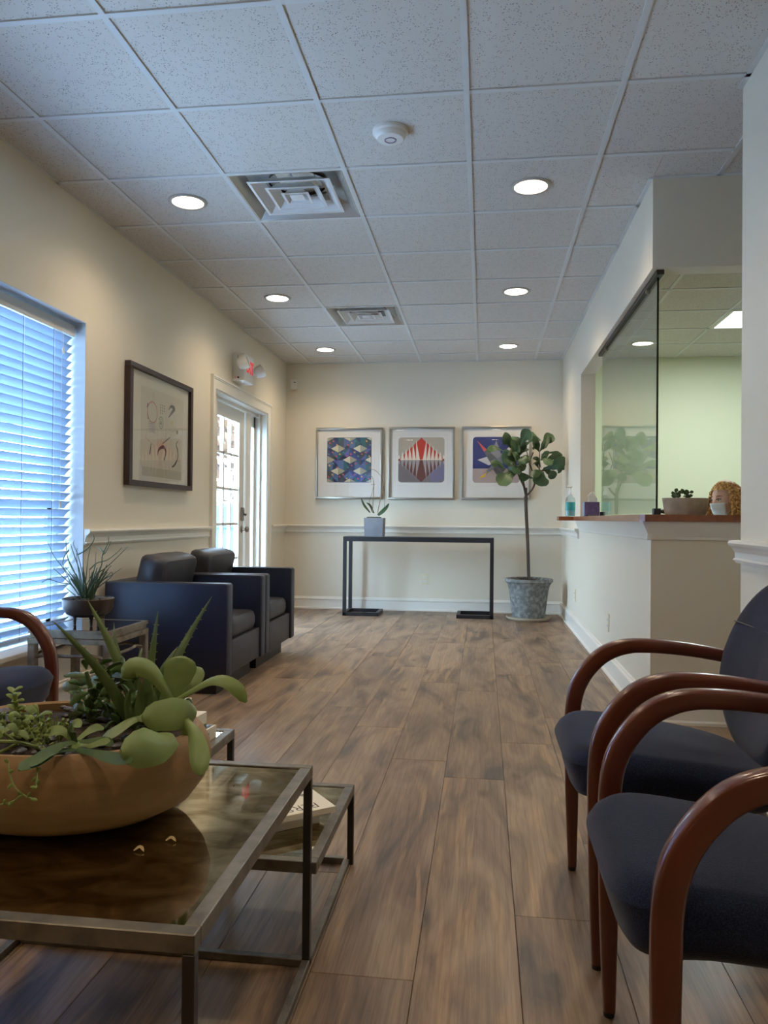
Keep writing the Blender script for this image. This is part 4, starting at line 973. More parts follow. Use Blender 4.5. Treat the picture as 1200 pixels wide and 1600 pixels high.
TW = [[(430, 880), (330, 740), (240, 560), (120, 400), (45, 235)], [(430, 880), (320, 740), (170, 600), (110, 545)], [(420, 870), (330, 750), (190, 725), (50, 682), (-40, 720)], [(460, 880), (420, 700), (300, 460), (270, 300), (262, 175)],
      [(300, 310), (235, 420), (232, 520), (320, 720)], [(470, 880), (440, 600), (350, 330), (322, 240)], [(480, 880), (470, 620), (410, 370), (360, 250), (365, 190)], [(410, 375), (520, 310), (610, 200), (612, 120)],
      [(490, 880), (480, 600), (482, 330), (525, 130)], [(500, 880), (520, 620), (540, 420), (572, 280)], [(520, 880), (600, 640), (630, 480), (640, 340)], [(530, 880), (640, 680), (710, 500), (720, 380), (790, 230), (798, 145)],
      [(720, 380), (770, 330), (828, 205)], [(740, 350), (690, 300), (632, 268)], [(560, 560), (650, 480), (780, 440), (900, 350), (965, 285)], [(545, 890), (640, 640), (760, 540), (880, 430), (1035, 275)], [(560, 890), (720, 700), (850, 620), (960, 545)],
      [(540, 890), (680, 740), (830, 590)], [(380, 880), (300, 820), (240, 750)], [(440, 870), (390, 640), (290, 420)], [(450, 880), (430, 640), (400, 420), (405, 290)], [(460, 880), (380, 700), (250, 520)], [(520, 880), (560, 700), (555, 560)],
      [(500, 880), (640, 800), (830, 650), (840, 590)], [(470, 880), (520, 760), (600, 600), (640, 500)], [(480, 870), (350, 640), (280, 620)], [(440, 870), (450, 700), (430, 540)], [(530, 870), (600, 760), (700, 650), (830, 510)]]
for i, pts in enumerate(TW):
    d0 = (rnd.random()-0.5)*0.09; d1 = (rnd.random()-0.5)*0.16; n_ = len(pts)
    P = [PZ(x, y, d0+(d1-d0)*k/(n_-1)) for k, (x, y) in enumerate(pts)]
    r0 = 0.0034 if i % 2 else 0.0028
    put('stem', MB().tube(cat_rom(P, 4*n_), [r0*(1-0.55*k/(4*n_-1)) for k in range(4*n_)], 6), M_PENCIL, t)
for k in range(30):
    a = rnd.uniform(0, 2*PI); r_ = rnd.uniform(0, 0.03); L = rnd.uniform(0.08, 0.17); sp = rnd.uniform(0.1, 0.6)
    p0 = Vector((BX+r_*math.cos(a), BY+r_*math.sin(a), BZ+0.11)); p1 = p0+Vector((math.cos(a)*sp*L*0.4, math.sin(a)*sp*L*0.4, L*0.5)); p2 = p0+Vector((math.cos(a)*sp*L, math.sin(a)*sp*L, L))
    put('stem', MB().tube(cat_rom([p0, p1, p2], 8), [0.0042-0.0003*q for q in range(8)], 6), M_PENCIL, t)

# ------------------------------------------------------------------ guest chairs (bentwood arms)
def make_guest_chair(label):
    t = thing('guest_chair', label, 'chair', (0, 0, 0), 'navy upholstered guest chairs with bentwood arms')
    OUT = [(0.012, 0.012), (0.004, 0.20), (0.0, 0.40), (0.003, 0.475), (0.013, 0.525), (0.030, 0.562), (0.052, 0.594), (0.082, 0.626), (0.116, 0.648), (0.155, 0.661), (0.20, 0.666), (0.26, 0.665), (0.32, 0.660), (0.38, 0.652), (0.46, 0.638)]
    INN = [(0.036, 0.012), (0.040, 0.20), (0.043, 0.40), (0.046, 0.462), (0.054, 0.505), (0.069, 0.540), (0.090, 0.570), (0.118, 0.597), (0.152, 0.615), (0.180, 0.623), (0.205, 0.626), (0.26, 0.626), (0.32, 0.622), (0.38, 0.615), (0.46, 0.602)]
    for sg in (-1, 1):
        rows = []; n_ = 44
        O = cat_rom([(x, 0, z) for x, z in OUT], n_); I = cat_rom([(x, 0, z) for x, z in INN], n_)
        for k in range(n_):
            c_ = (O[k]+I[k])/2; d_ = (O[k]-I[k])/2; hy = 0.0175*(0.80+0.2*min(1, k/14)); row = []
            for q in range(16):
                a = 2*PI*q/16; ca, sa = math.cos(a), math.sin(a); e = 2/4.2
                row.append(c_ + d_*math.copysign(abs(ca)**e, ca) + Vector((0, sg*0.245+hy*math.copysign(abs(sa)**e, sa), 0)))
            rows.append(row)
        o = put('arm_leg', MB().grid(rows, close_v=True, caps=True), M_WOOD, t, True, 0.9)
        put('glide', MB().lathe([(0.011, 0), (0.012, 0.013)], 0.024, sg*0.245, 0, 12), M_FEET, o)
        put('rear_leg', MB().tube(cat_rom([(0.50, sg*0.175, 0.60), (0.475, sg*0.178, 0.46), (0.49, sg*0.185, 0.36), (0.535, sg*0.195, 0.15), (0.565, sg*0.20, 0.0)], 20), 0.0115, 12), M_STEEL, t)
    put('seat_rail', MB().tube([(0.04, -0.235, 0.39), (0.04, 0.235, 0.39)], 0.010, 8), M_IRON_D, t); put('seat_rail', MB().tube([(0.47, -0.18, 0.355), (0.47, 0.18, 0.355)], 0.010, 8), M_IRON_D, t)
    # seat: wide rounded front, narrowing to a round back, sloping slightly down to the rear
    def tp(x, y):
        k = (x+0.25)/0.5        # 0 front .. 1 back
        return x, y*(1.0-0.20*k*k) 
    o = superell(0.252, 0.230, 5.0, 64, tp)
    def seatbend(p):
        q = p.copy(); k = (p.x+0.25)/0.5; q.z += -0.065*k*k*0.6 - 0.02*k
        if p.x < -0.14 and p.z > 0: q.z -= ((-0.14-p.x)/0.11)**2*0.016
        if p.x < -0.10 and p.z <= 0: q.x += 0.020*((-0.10-p.x)/0.15); q.z -= 0.040*((-0.10-p.x)/0.15)**1.6
        return q
    put('seat', pillow(MB(), o, 0.104, 0.046, Matrix.Translation((0.207, 0, 0.425)), 0.006, seatbend, 8), M_FAB, t)
    def eg(x, y):
        k = (x+0.23)/0.46       # 0 bottom .. 1 top
        return x, y*(1.0-0.16*max(0, k-0.5)*2-0.30*max(0, 0.35-k))
    bo = superell(0.235, 0.235, 2.55, 56, eg)
    def bb(p):
        q = p.copy(); q.z += 0.55*p.y*p.y - 0.25*p.x*p.x; return q
    # local u is up, v across, w towards the sitter (-X)
    tilt = math.radians(13)
    Mb = Matrix.Translation((0.478, 0, 0.635)) @ Matrix(((math.sin(tilt), 0, -math.cos(tilt), 0), (0, 1, 0, 0), (math.cos(tilt), 0, math.sin(tilt), 0), (0, 0, 0, 1)))
    bk = put('backrest', pillow(MB(), bo, 0.052, 0.024, Mb, 0.006, bb, 6), M_FAB, t)
    sm = []
    for q in range(17):
        y = -0.200+0.400*q/16; p = bb(Vector((0.085, y, 0.0290))); sm.append(Mb @ p)
    put('seam', MB().tube(sm, 0.0016, 5), M_BLACK, bk)
    return t
g1 = make_guest_chair('navy guest chair with bentwood arms, farther of the two at right')
g2 = dup(g1, (0.235, 1.365, 0), 'navy guest chair with bentwood arms nearest the camera, cut by the frame')
g3 = dup(g1, (-1.515, 2.355, 0), 'navy guest chair with red-brown bentwood arm under the blinds', PI)
g1.location = (0.235, 2.02, 0)

# ------------------------------------------------------------------ tiered coffee table
t = thing('tiered_coffee_table', 'three-level gunmetal coffee table with antiqued mirror tops in the foreground', 'table', (-0.73, 1.6, 0))
TX0, TX1, TY0, TY1, TH = -1.085, -0.376, 0.985, 1.70, 0.445
LX1, LY1, LH = -0.366, 2.215, 0.227
MX1, MH = -0.722, 0.372
W = 0.024; H_ = 0.027; LG = 0.0175
def bar(x0, x1, y0, y1, z0, z1, m_=M_IRON, nm='rail'): put(nm, MB().box(x0, x1, y0, y1, z0, z1, 0.0015, 1), m_, t)
def top(x0, x1, y0, y1, z):
    bar(x0, x1, y0, y0+W, z-H_, z); bar(x0, x1, y1-W, y1, z-H_, z); bar(x0, x0+W, y0+W, y1-W, z-H_, z); bar(x1-W, x1, y0+W, y1-W, z-H_, z)
    put('mirror_top', MB().box(x0+W, x1-W, y0+W, y1-W, z-0.010, z-0.003), M_ANT, t, False)
top(TX0, TX1, TY0, TY1, TH)
top(MX1-0.002, LX1, TY1, LY1, LH)
top(TX0, MX1-0.006, TY1+0.001, LY1, MH)
for (x, y, z) in ((TX1-LG, TY0, TH-H_), (TX0, TY0, TH-H_), (TX1-LG, TY1-LG, TH-H_), (TX0, TY1-LG, TH-H_), (LX1-LG, LY1-LG, LH-H_), (MX1-LG-0.006, TY1+0.002, MH-H_), (MX1-LG-0.006, LY1-LG, MH-H_), (TX0, LY1-LG, MH-H_)):
    bar(x, x+LG, y, y+LG, 0, z, M_IRON_D, 'leg')
bar(TX1-LG, TX1, TY0+LG, LY1-LG, 0, LG, M_IRON, 'floor_rail'); bar(TX0, TX0+LG, TY0+LG, LY1-LG, 0, LG, M_IRON, 'floor_rail')
bar(TX0+LG, TX1-LG, TY1-LG, TY1, 0, LG, M_IRON, 'floor_rail'); bar(TX0+LG, TX1-LG, LY1-LG, LY1, 0, LG, M_IRON, 'floor_rail')
# books
def book(label, cx_, cy_, z0, L, Wd, H0, rz, cover, group, pages=M_PAPER, spine=None):
    b_ = thing('book', label, 'book', (0, 0, 0), group)
    c_ = MB().box(-L/2, L/2, -Wd/2, Wd/2, 0, 0.0025).box(-L/2, L/2, -Wd/2, Wd/2, H0-0.0025, H0).box(-L/2, L/2, Wd/2-0.003, Wd/2, 0.0025, H0-0.0025)
    put('cover', c_, cover, b_, False)
    put('pages', MB().box(-L/2+0.004, L/2-0.004, -Wd/2+0.004, Wd/2-0.003, 0.0025, H0-0.0025), pages, b_, False)
    b_.location = (cx_, cy_, z0); b_.rotation_euler = (0, 0, rz); return b_
zt = LH-0.003+0.0005
GB = 'pale books stacked on the low tier'
bk1 = book('pale book at the bottom of the stack on the low tier', -0.5565, 1.9455, zt, 0.21, 0.21, 0.0145, math.radians(-141.5), M_COVER, GB)
bk2 = book('pale book in the middle of the stack on the low tier', -0.554, 1.948, zt+0.0148, 0.21, 0.21, 0.0145, math.radians(-143), M_COVER, GB)
bk3 = book('cream art book with large title lettering, topmost on the low tier', -0.543, 1.970, zt+0.0296, 0.23, 0.28, 0.0145, math.radians(-142.4), M_COVER, GB)
tl = text_mesh('title_lettering', 'PERSON', 0.050, M_INK, None, Matrix.Translation((-0.002, 0.105, 0.0146)) @ Matrix.Scale(0.86, 4, (1, 0, 0)), 0.0002, -0.0007); tl.parent = bk3
ph = MB(); rnd = random.Random(2)
for k in range(24):
    a, b2, s_ = rnd.uniform(-0.09, 0.09), rnd.uniform(-0.02, 0.09), rnd.uniform(0.006, 0.018)
    ph.poly([Vector((a+s_*math.cos(q*PI/3)*rnd.uniform(.6, 1), b2-0.04+s_*0.7*math.sin(q*PI/3), 0.0146+0.00002*k)) for q in range(6)])
pp = put('cover_picture', ph, M_INKG, None, False); pp.parent = bk3; pp['kind'] = 'stuff'
zm_ = MH-0.003+0.0005; GM = 'books stacked on the middle tier'
b1 = book('black and white book with a mark on its spine, lowest on the middle tier', -0.855, 2.026, zm_, 0.24, 0.17, 0.034, math.radians(-97), mat('white_spine', (226, 220, 204), 0.5), GM)
b2 = book('cream book, second from the bottom on the middle tier', -0.876, 2.050, zm_+0.0345, 0.22, 0.15, 0.032, math.radians(-95), M_COVER, GM)
b3 = book('orange and white book, topmost on the middle tier', -0.896, 2.060, zm_+0.067, 0.19, 0.14, 0.034, math.radians(-80), mat('orange_cover', (222, 104, 56), 0.45), GM)
o = put('spine_band', MB().box(-0.0955, -0.05, 0.05, 0.0706, -0.0002, 0.0345), M_COVER, None, False); o.parent = b3
for b_, hh, Wd, L in ((b1, 0.034, 0.17, 0.24), (b2, 0.032, 0.15, 0.22)):
    mkk = MB().box(-L/2+0.045, -L/2+0.058, Wd/2-0.0005, Wd/2+0.0006, hh*0.35, hh*0.65) if b_ is b1 else MB().box(-0.03, 0.03, Wd/2-0.0005, Wd/2+0.0006, hh*0.44, hh*0.54)
    o = put('spine_mark', mkk, M_INK if b_ is b1 else M_INKG, None, False); o.parent = b_
o = put('dark_cover_face', MB().box(-0.117, 0.117, -0.08, 0.078, 0.0338, 0.0343), M_BLACK, None, False); o.parent = b1

# ------------------------------------------------------------------ succulent bowl
PX, PY = -0.785, 1.375
t = thing('succulent_planter', 'wide tan bowl planted with aloe and succulents on the coffee table', 'potted plant', (PX, PY, TH))
RXX, RYY = 1.0, 0.76
def bowlp(L): return MB().lathe([(r_, z_) for r_, z_ in L], PX, PY, TH, 64, RXX, RYY, caps=False)
PB = [(0.0, 0.0), (0.145, 0.0), (0.20, 0.010), (0.242, 0.032), (0.268, 0.066), (0.279, 0.100), (0.276, 0.128), (0.264, 0.150), (0.256, 0.158), (0.249, 0.159), (0.244, 0.155), (0.252, 0.125), (0.0, 0.11)]
put('bowl', bowlp(PB), M_BOWL, t)
put('soil', bowlp([(0.247, 0.138), (0.15, 0.147), (0.0, 0.150)]), M_SOIL, t)
rnd = random.Random(21)
for k in range(90):
    a = rnd.uniform(0, 2*PI); r_ = 0.225*math.sqrt(rnd.random()); s_ = rnd.uniform(0.006, 0.013)
    put('pebble', MB().ball((PX+r_*math.cos(a)*RXX, PY+r_*math.sin(a)*RYY, TH+0.150+rnd.uniform(0, 0.004)), s_, 1.3, 0.9, 0.55, 8, 5, Matrix.Rotation(a*3, 3, 'Z')), M_PEB, t)
def L3(pts, Y0, Y1):
    n_ = len(pts); return [at(u_, v_, Y0+(Y1-Y0)*k/(n_-1)) for k, (u_, v_) in enumerate(pts)]
def px(w_, Y): return w_*Y/F_PX*1.03
AL = [(0, 1.0), (.3, .88), (.6, .62), (.85, .32), (1, .04)]
al = put('aloe', MB().ball((at(222, 1135, 1.42)), 0.018), M_LEAF_A, t)
for pts, Y0, Y1, w_ in (([(222, 1150), (196, 1108), (150, 1040), (84, 971)], 1.42, 1.34, 13), ([(222, 1130), (192, 1050), (165, 990), (137, 938)], 1.46, 1.52, 10.5), ([(228, 1140), (234, 1060), (240, 1010), (247, 955)], 1.45, 1.50, 9.5),
                        ([(250, 1120), (275, 1035), (300, 985), (331, 932)], 1.46, 1.55, 8.5), ([(240, 1120), (252, 1055), (265, 1030), (278, 1010)], 1.48, 1.54, 7), ([(205, 1110), (188, 1030), (180, 1000), (178, 973)], 1.52, 1.58, 5),
                        ([(218, 1130), (220, 1105), (221, 1080), (219, 1060)], 1.36, 1.33, 11), ([(205, 1130), (200, 1095), (207, 1072)], 1.37, 1.35, 8), ([(215, 1140), (212, 1090), (218, 1030), (222, 1012)], 1.50, 1.54, 6), ([(238, 1135), (240, 1100), (236, 1070)], 1.42, 1.42, 13)):
    P = L3(pts, Y0, Y1); lf = put('leaf', blade(MB(), P, px(w_, Y0), px(w_*0.38, Y0), AL, (0.0, -1, 0.25), 14, 7, 0.25), M_LEAF_A, al)
    C = cat_rom(P, 14)
th_ = MB()
for pts, Y0, Y1, w_ in (([(222, 1150), (196, 1108), (150, 1040), (84, 971)], 1.42, 1.34, 13), ([(222, 1130), (192, 1050), (165, 990), (137, 938)], 1.46, 1.52, 10.5), ([(228, 1140), (234, 1060), (240, 1010), (247, 955)], 1.45, 1.50, 9.5), ([(250, 1120), (275, 1035), (300, 985), (331, 932)], 1.46, 1.55, 8.5)):
    C = cat_rom(L3(pts, Y0, Y1), 24)
    for k in range(4, 22, 2):
        wk = px(w_, Y0)*lerp_tab(AL, k/23); tt = (C[min(k+1, 23)]-C[k-1]).normalized(); sd = tt.cross(Vector((0, -1, 0.25))).normalized()
        for sg in (-1, 1): th_.tube([C[k]+sd*sg*wk*0.95, C[k]+sd*sg*(wk+0.003)+tt*0.001], [0.0012, 0.0003], 4)
o = put('thorns', th_, M_LEAF_S, al); o['kind'] = 'stuff'
# large paddle leaves
PAD = [(0, .25), (.2, .42), (.45, .85), (.7, 1.0), (.9, .78), (1, .12)]
RND = [(0, .35), (.15, .72), (.5, 1.0), (.8, .88), (.93, .6), (1, .2)]
LONG = [(0, .45), (.25, .55), (.55, .9), (.8, 1.0), (.95, .7), (1, .2)]
ka = put('paddle_succulent', MB().tube(cat_rom([at(292, 1165, 1.36), at(286, 1125, 1.34), at(277, 1098, 1.33)], 8), [0.011, 0.009, 0.008, 0.008, 0.008, 0.009, 0.009, 0.008], 8), M_LEAF_K, t)
for pts, Y0, Y1, w_, th, pr, nr, cup in (
        ([(278, 1094), (305, 1078), (330, 1066), (352, 1066), (372, 1078), (385, 1097)], 1.33, 1.30, 11, 4.5, LONG, (-0.5, -0.6, 0.6), 0.3),
        ([(276, 1092), (276, 1070), (282, 1045), (286, 1025)], 1.34, 1.36, 27, 5, PAD, (0.1, -1, 0.2), 0.12),
        ([(284, 1090), (295, 1070), (300, 1055), (300, 1042)], 1.38, 1.42, 20, 5, PAD, (0.3, -1, 0.1), 0.1),
        ([(272, 1094), (252, 1068), (232, 1046), (210, 1041), (191, 1058)], 1.34, 1.33, 17, 4, LONG, (0.45, -0.75, 0.5), -0.2),
        ([(304, 1112), (285, 1114), (255, 1118), (222, 1122)], 1.33, 1.25, 25, 7, RND, (0.0, -1, 0.25), 0.10),
        ([(266, 1150), (252, 1158), (228, 1168), (189, 1176)], 1.26, 1.14, 31, 7, RND, (0.1, -1, 0.2), -0.08),
        ([(291, 1128), (303, 1145), (311, 1172), (314, 1212)], 1.30, 1.22, 15.5, 6, LONG, (0.3, -1, 0.1), 0.15),
        ([(240, 1118), (210, 1126), (185, 1142), (160, 1158)], 1.36, 1.30, 13, 3.5, LONG, (-0.3, -0.6, 0.7), 0.2),
        ([(268, 1100), (258, 1108), (240, 1116), (215, 1126)], 1.36, 1.32, 10, 3, LONG, (0, -0.6, 0.8), 0.2)):
    put('leaf', blade(MB(), L3(pts, Y0, Y1), px(w_, Y0), px(th, Y0), pr, nr, 16, 9, cup), M_LEAF_K, ka)
put('rosette_heart', MB().ball(at(294, 1099, 1.33), 0.008, 1, 1, 1.2), M_LEAF_J, ka)
# left rosette with long dark leaves
ro = put('long_leaf_rosette', MB().tube([at(118, 1182, 1.24), at(118, 1160, 1.25)], [0.009, 0.007], 8), M_LEAF_S, t)
for pts, Y0, Y1, w_, m_ in (([(116, 1160), (90, 1168), (62, 1188), (30, 1204)], 1.23, 1.11, 15, 0), ([(118, 1172), (92, 1174), (70, 1182), (48, 1198)], 1.22, 1.12, 10, 0), ([(120, 1172), (150, 1178), (180, 1186), (207, 1190)], 1.22, 1.13, 11, 0),
                            ([(120, 1160), (145, 1158), (162, 1158), (178, 1164)], 1.26, 1.28, 8, 0), ([(118, 1160), (112, 1142), (112, 1132)], 1.24, 1.22, 8, 0), ([(117, 1158), (110, 1146), (118, 1130), (126, 1136)], 1.27, 1.25, 8, 1),
                            ([(120, 1158), (136, 1145), (150, 1138), (162, 1137)], 1.28, 1.32, 9, 1), ([(115, 1158), (100, 1144), (86, 1142), (70, 1150)], 1.27, 1.26, 10, 1), ([(122, 1164), (140, 1166), (160, 1160), (172, 1158)], 1.25, 1.25, 7, 1), ([(124, 1165), (132, 1172), (140, 1174)], 1.3, 1.34, 8, 1)):
    put('leaf', blade(MB(), L3(pts, Y0, Y1), px(w_, Y0), px(w_*0.16, Y0), LONG, (0.05, -0.65, 0.75), 12, 7, 0.2), M_LEAF_R if m_ == 0 else M_LEAF_K, ro)
# jade bush
ja = put('jade_bush', MB().tube([at(150, 1150, 1.44), at(146, 1090, 1.45), at(135, 1050, 1.44)], [0.007, 0.006, 0.004], 7).tube([at(165, 1150, 1.46), at(168, 1080, 1.47), at(175, 1040, 1.48)], [0.007, 0.006, 0.004], 7).tube([at(190, 1150, 1.44), at(185, 1100, 1.44), at(178, 1070, 1.43)], [0.006, 0.005, 0.004], 7).tube([at(120, 1150, 1.45), at(125, 1110, 1.45), at(122, 1080, 1.44)], [0.006, 0.005, 0.003], 7), M_LEAF_R, t)
JD = [(0, .25), (.3, .7), (.6, 1), (.85, .8), (1, .25)]
JL = [((140, 1058), (100, 1056), 6), ((140, 1052), (165, 1042), 6), ((148, 1062), (180, 1070), 9), ((132, 1085), (104, 1078), 12), ((138, 1082), (109, 1100), 8), ((140, 1098), (122, 1112), 7), ((135, 1112), (121, 1100), 6), ((135, 1045), (131, 1030), 6), ((160, 1055), (190, 1034), 7),
      ((172, 1048), (200, 1046), 7), ((160, 1075), (146, 1058), 8), ((165, 1085), (190, 1080), 9), ((150, 1105), (176, 1112), 8), ((170, 1100), (196, 1106), 9), ((185, 1095), (198, 1120), 8), ((145, 1110), (158, 1130), 7), ((175, 1115), (186, 1134), 7), ((128, 1120), (118, 1134), 7),
      ((140, 1122), (150, 1110), 6), ((165, 1062), (155, 1045), 7), ((178, 1060), (165, 1090), 9), ((150, 1088), (135, 1106), 9), ((190, 1070), (204, 1086), 9), ((185, 1055), (210, 1062), 8), ((160, 1118), (172, 1100), 9), ((195, 1110), (210, 1122), 8), ((150, 1075), (168, 1066), 8), ((125, 1070), (108, 1066), 5),
      ((155, 1040), (175, 1030), 6), ((196, 1040), (188, 1028), 5), ((205, 1100), (215, 1080), 8), ((140, 1130), (132, 1118), 7), ((180, 1128), (165, 1138), 8)]
rnd = random.Random(55)
for k in range(34):
    u0, v0 = rnd.uniform(118, 208), rnd.uniform(1055, 1140); a_ = rnd.uniform(0, 2*PI); JL.append(((u0, v0), (u0+math.cos(a_)*24, v0+math.sin(a_)*16), rnd.uniform(7, 10)))
for k, (a, b_, w_) in enumerate(JL):
    Y0 = 1.45+0.05*math.sin(k*2.7); Y1 = Y0+0.035*math.sin(k*1.3+1)
    p0, p2 = at(a[0], a[1], Y0), at(b_[0], b_[1], Y1)
    put('leaf', blade(MB(), [p0, (p0+p2)/2+Vector((0, 0, 0.003)), p2], px(w_, Y0), 0.0035, JD, (0.4*math.sin(k), -0.7, 0.7*math.cos(k*1.9)), 8, 7, 0.15), M_LEAF_J, ja)
# sedum with trailing strings
se = put('trailing_sedum', MB().tube(cat_rom(L3([(40, 1185), (34, 1140), (26, 1105), (23, 1085)], 1.30, 1.28), 10), 0.0042, 7).tube(cat_rom(L3([(28, 1162), (5, 1145), (-20, 1120)], 1.27, 1.24), 8), 0.003, 6).tube(cat_rom(L3([(66, 1170), (30, 1160), (-10, 1158)], 1.25, 1.22), 8), 0.003, 6).tube(cat_rom(L3([(28, 1162), (0, 1175), (-20, 1180)], 1.24, 1.22), 8), 0.0028, 6), M_LEAF_S, t)
SD = [(0, .4), (.4, 1), (.8, .75), (1, .1)]
rnd = random.Random(9)
for k in range(30):
    f_ = k/29; u_, v_ = 22+16*f_, 1080+98*f_; a = k*2.4; L = 12+9*f_
    dx, dv, dY = math.cos(a)*L*1.15, -3+math.sin(a*1.7)*4, math.sin(a)*0.02
    p0, p2 = at(u_, v_, 1.28+0.02*f_), at(u_+dx, v_+dv-3, 1.28+0.02*f_+dY)
    put('leaf', blade(MB(), [p0, (p0+p2)/2+Vector((0, 0, 0.002)), p2], px(4.6, 1.28), 0.0022, SD, (0.1, -0.45, 0.9), 7, 7, 0.2), M_LEAF_S, se)
for k in range(34):
    u_, v_ = rnd.uniform(-30, 60), rnd.uniform(1110, 1172); a = rnd.uniform(0, 2*PI); L = rnd.uniform(10, 26); Y = rnd.uniform(1.22, 1.34)
    p0, p2 = at(u_, v_, Y), at(u_+math.cos(a)*L, v_+math.sin(a)*L*0.7, Y+rnd.uniform(-.02, .02))
    put('leaf', blade(MB(), [p0, (p0+p2)/2+Vector((0, 0, 0.004)), p2], px(rnd.uniform(4, 7), Y), 0.0018, SD, (0.2*math.sin(k), -0.6, 0.8), 7, 7, 0.2), M_LEAF_S if k % 3 else M_LEAF_K, se)
STR = [[(12, 1185), (14, 1205), (22, 1228), (38, 1243), (58, 1250)], [(36, 1240), (20, 1252), (-4, 1258)], [(58, 1190), (58, 1215), (57, 1231)], [(22, 1150), (40, 1148), (60, 1158), (72, 1172)], [(42, 1130), (52, 1150), (60, 1166)], [(70, 1128), (76, 1150)], [(56, 1130), (62, 1144)], [(30, 1176), (36, 1188)]]
for pts in STR:
    Y0 = 1.115 if pts[0][1] > 1180 else 1.24
    if pts[0] == (36, 1240): Y0 = 1.105
    P = cat_rom(L3(pts, Y0+(0.03 if Y0 < 1.2 and pts[0][1] < 1200 else 0), Y0-0.01), 12); put('string', MB().tube(P, 0.0012, 5), M_LEAF_S, se)
    for k in range(1, 12, 2):
        d_ = Vector((0.007*math.cos(k*2), -0.002, 0.007*math.sin(k*2.3)))
        put('leaf', blade(MB(), [P[k], P[k]+d_*0.6, P[k]+d_*1.3], 0.0032, 0.0014, SD, (0, -1, 0.3), 5, 5, 0), M_LEAF_S, se)
gc = MB(); rnd = random.Random(17)
for k in range(60):
    p = at(rnd.uniform(40, 110), rnd.uniform(1128, 1175), rnd.uniform(1.24, 1.40)); p.z = TH+0.155+rnd.uniform(0, 0.012); a = rnd.uniform(0, 2*PI)
    gc.tube([p-Vector((0, 0, 0.006)), p+Vector((0.004*math.cos(a), 0.004*math.sin(a), 0.006)), p+Vector((0.010*math.cos(a), 0.010*math.sin(a), 0.004))], [0.001, 0.0028, 0.0006], 5)
put('ground_cover', gc, M_LEAF_S, t)['kind'] = 'stuff'
for (u_, v_, rz, lab) in ((218, 1331, 0.7, 'tiny curled dry leaf on the coffee table, the nearer to the viewer'), (267, 1316, 0.1, 'tiny curled dry leaf on the coffee table, the one closer to the glass edge')):
    d = RX*((u_-600)/F_PX)+UX*((800-v_)/F_PX)+_f; p = CAM+d*((TH-0.003-1.0)/d.z)
    o = put('dry_leaf', blade(MB(), [p+Vector((-0.009, -0.003*rz, 0.002)), p+Vector((0, 0.003, 0.006)), p+Vector((0.009, -0.004*rz, 0.002))], 0.0035, 0.0006, SD, (0, -0.3, 1), 8, 5, 0.6), mat('dry_leaf', (206, 184, 142), 0.8), None)
    tag(o, lab, 'dry leaf', 'dry leaf curls on the coffee table')

# ------------------------------------------------------------------ reception counter and what stands on it
CT0, CT1 = 0.997, 1.032
ed = [(0.770, YF-0.05), (0.775, 4.9), (0.760, 5.6), (0.772, 6.2), (0.772, 6.84), (0.652, 6.86), (0.645, 6.97)]
pl = [(2.45, YF-0.05)] + ed[:1]
poly = [(2.45, YF-0.055), (0.785, YF-0.055), (0.762, YF-0.03)] + [(x, y) for x, y in ed[1:]] + [(XR-0.001, 6.97), (XR-0.001, 6.785), (XR+0.20, 6.785), (XR+0.20, YF+0.24), (2.45, YF+0.24)]
o = put('reception_counter', MB().prism(poly, 'Z', CT0, CT1), M_COUNT, None, False)
tag(o, 'long reddish wood countertop capping the reception half wall', 'counter')
t = thing('glass_partition', 'frameless sliding glass partition standing on the reception counter', 'glass panel', (0.868, 4.95, CT1))
GY0, GY1 = 4.035, 5.85
put('glass_sheet', MB().box(0.863, 0.873, GY0+0.003, GY1-0.003, CT1+0.008, 2.235), M_GLASSP, t, False)
put('polished_edge', MB().box(0.863, 0.873, GY0, GY0+0.003, CT1+0.008, 2.235), M_EDGE, t, False)
put('polished_edge', MB().box(0.863, 0.873, GY1-0.003, GY1, CT1+0.008, 2.235), M_GLASSP, t, False)
put('top_track', MB().box(0.850, 0.888, GY0-0.05, GY1+0.1, 2.235, 2.26, 0.002, 1), M_IRON_D, t, False)
for y in (4.25, 5.65): put('roller', MB().lathe([(0.011, -0.006), (0.011, 0.006)], 0.858, y, 2.225, 12, axis='X'), M_STEEL, t)
put('floor_guide', MB().box(0.850, 0.886, GY0-0.015, GY0+0.025, CT1, CT1+0.032, 0.003, 1).tube([(0.886, GY0+0.005, CT1+0.016), (0.915, GY0+0.005, CT1+0.016)], [0.008, 0.013], 8), M_BLACK, t)
put('floor_guide', MB().box(0.850, 0.886, GY1-0.025, GY1+0.015, CT1, CT1+0.032, 0.003, 1), M_BLACK, t)
SX, SY = 0.722, 6.60
t = thing('sanitizer_bottle', 'clear pump bottle of blue-green hand gel at the far end of the counter', 'bottle', (SX, SY, CT1))
put('bottle', MB().lathe([(0.0, 0.0), (0.038, 0.0), (0.040, 0.006), (0.040, 0.13), (0.034, 0.155), (0.015, 0.172), (0.013, 0.185)], SX, SY, CT1, 24, syy=0.7, caps=False), glass_mat('clear_plastic', (236, 244, 246), 1.35), t)
put('gel', MB().lathe([(0.0, 0.003), (0.036, 0.003), (0.037, 0.02), (0.037, 0.118), (0.0, 0.118)], SX, SY, CT1, 24, syy=0.66, caps=False), mat('gel', (160, 204, 206), 0.2), t)
put('label_sticker', MB().lathe([(0.0405, 0.05), (0.0405, 0.12)], SX, SY, CT1, 24, syy=0.71, caps=False), mat('teal_label', (64, 168, 170), 0.5), t)
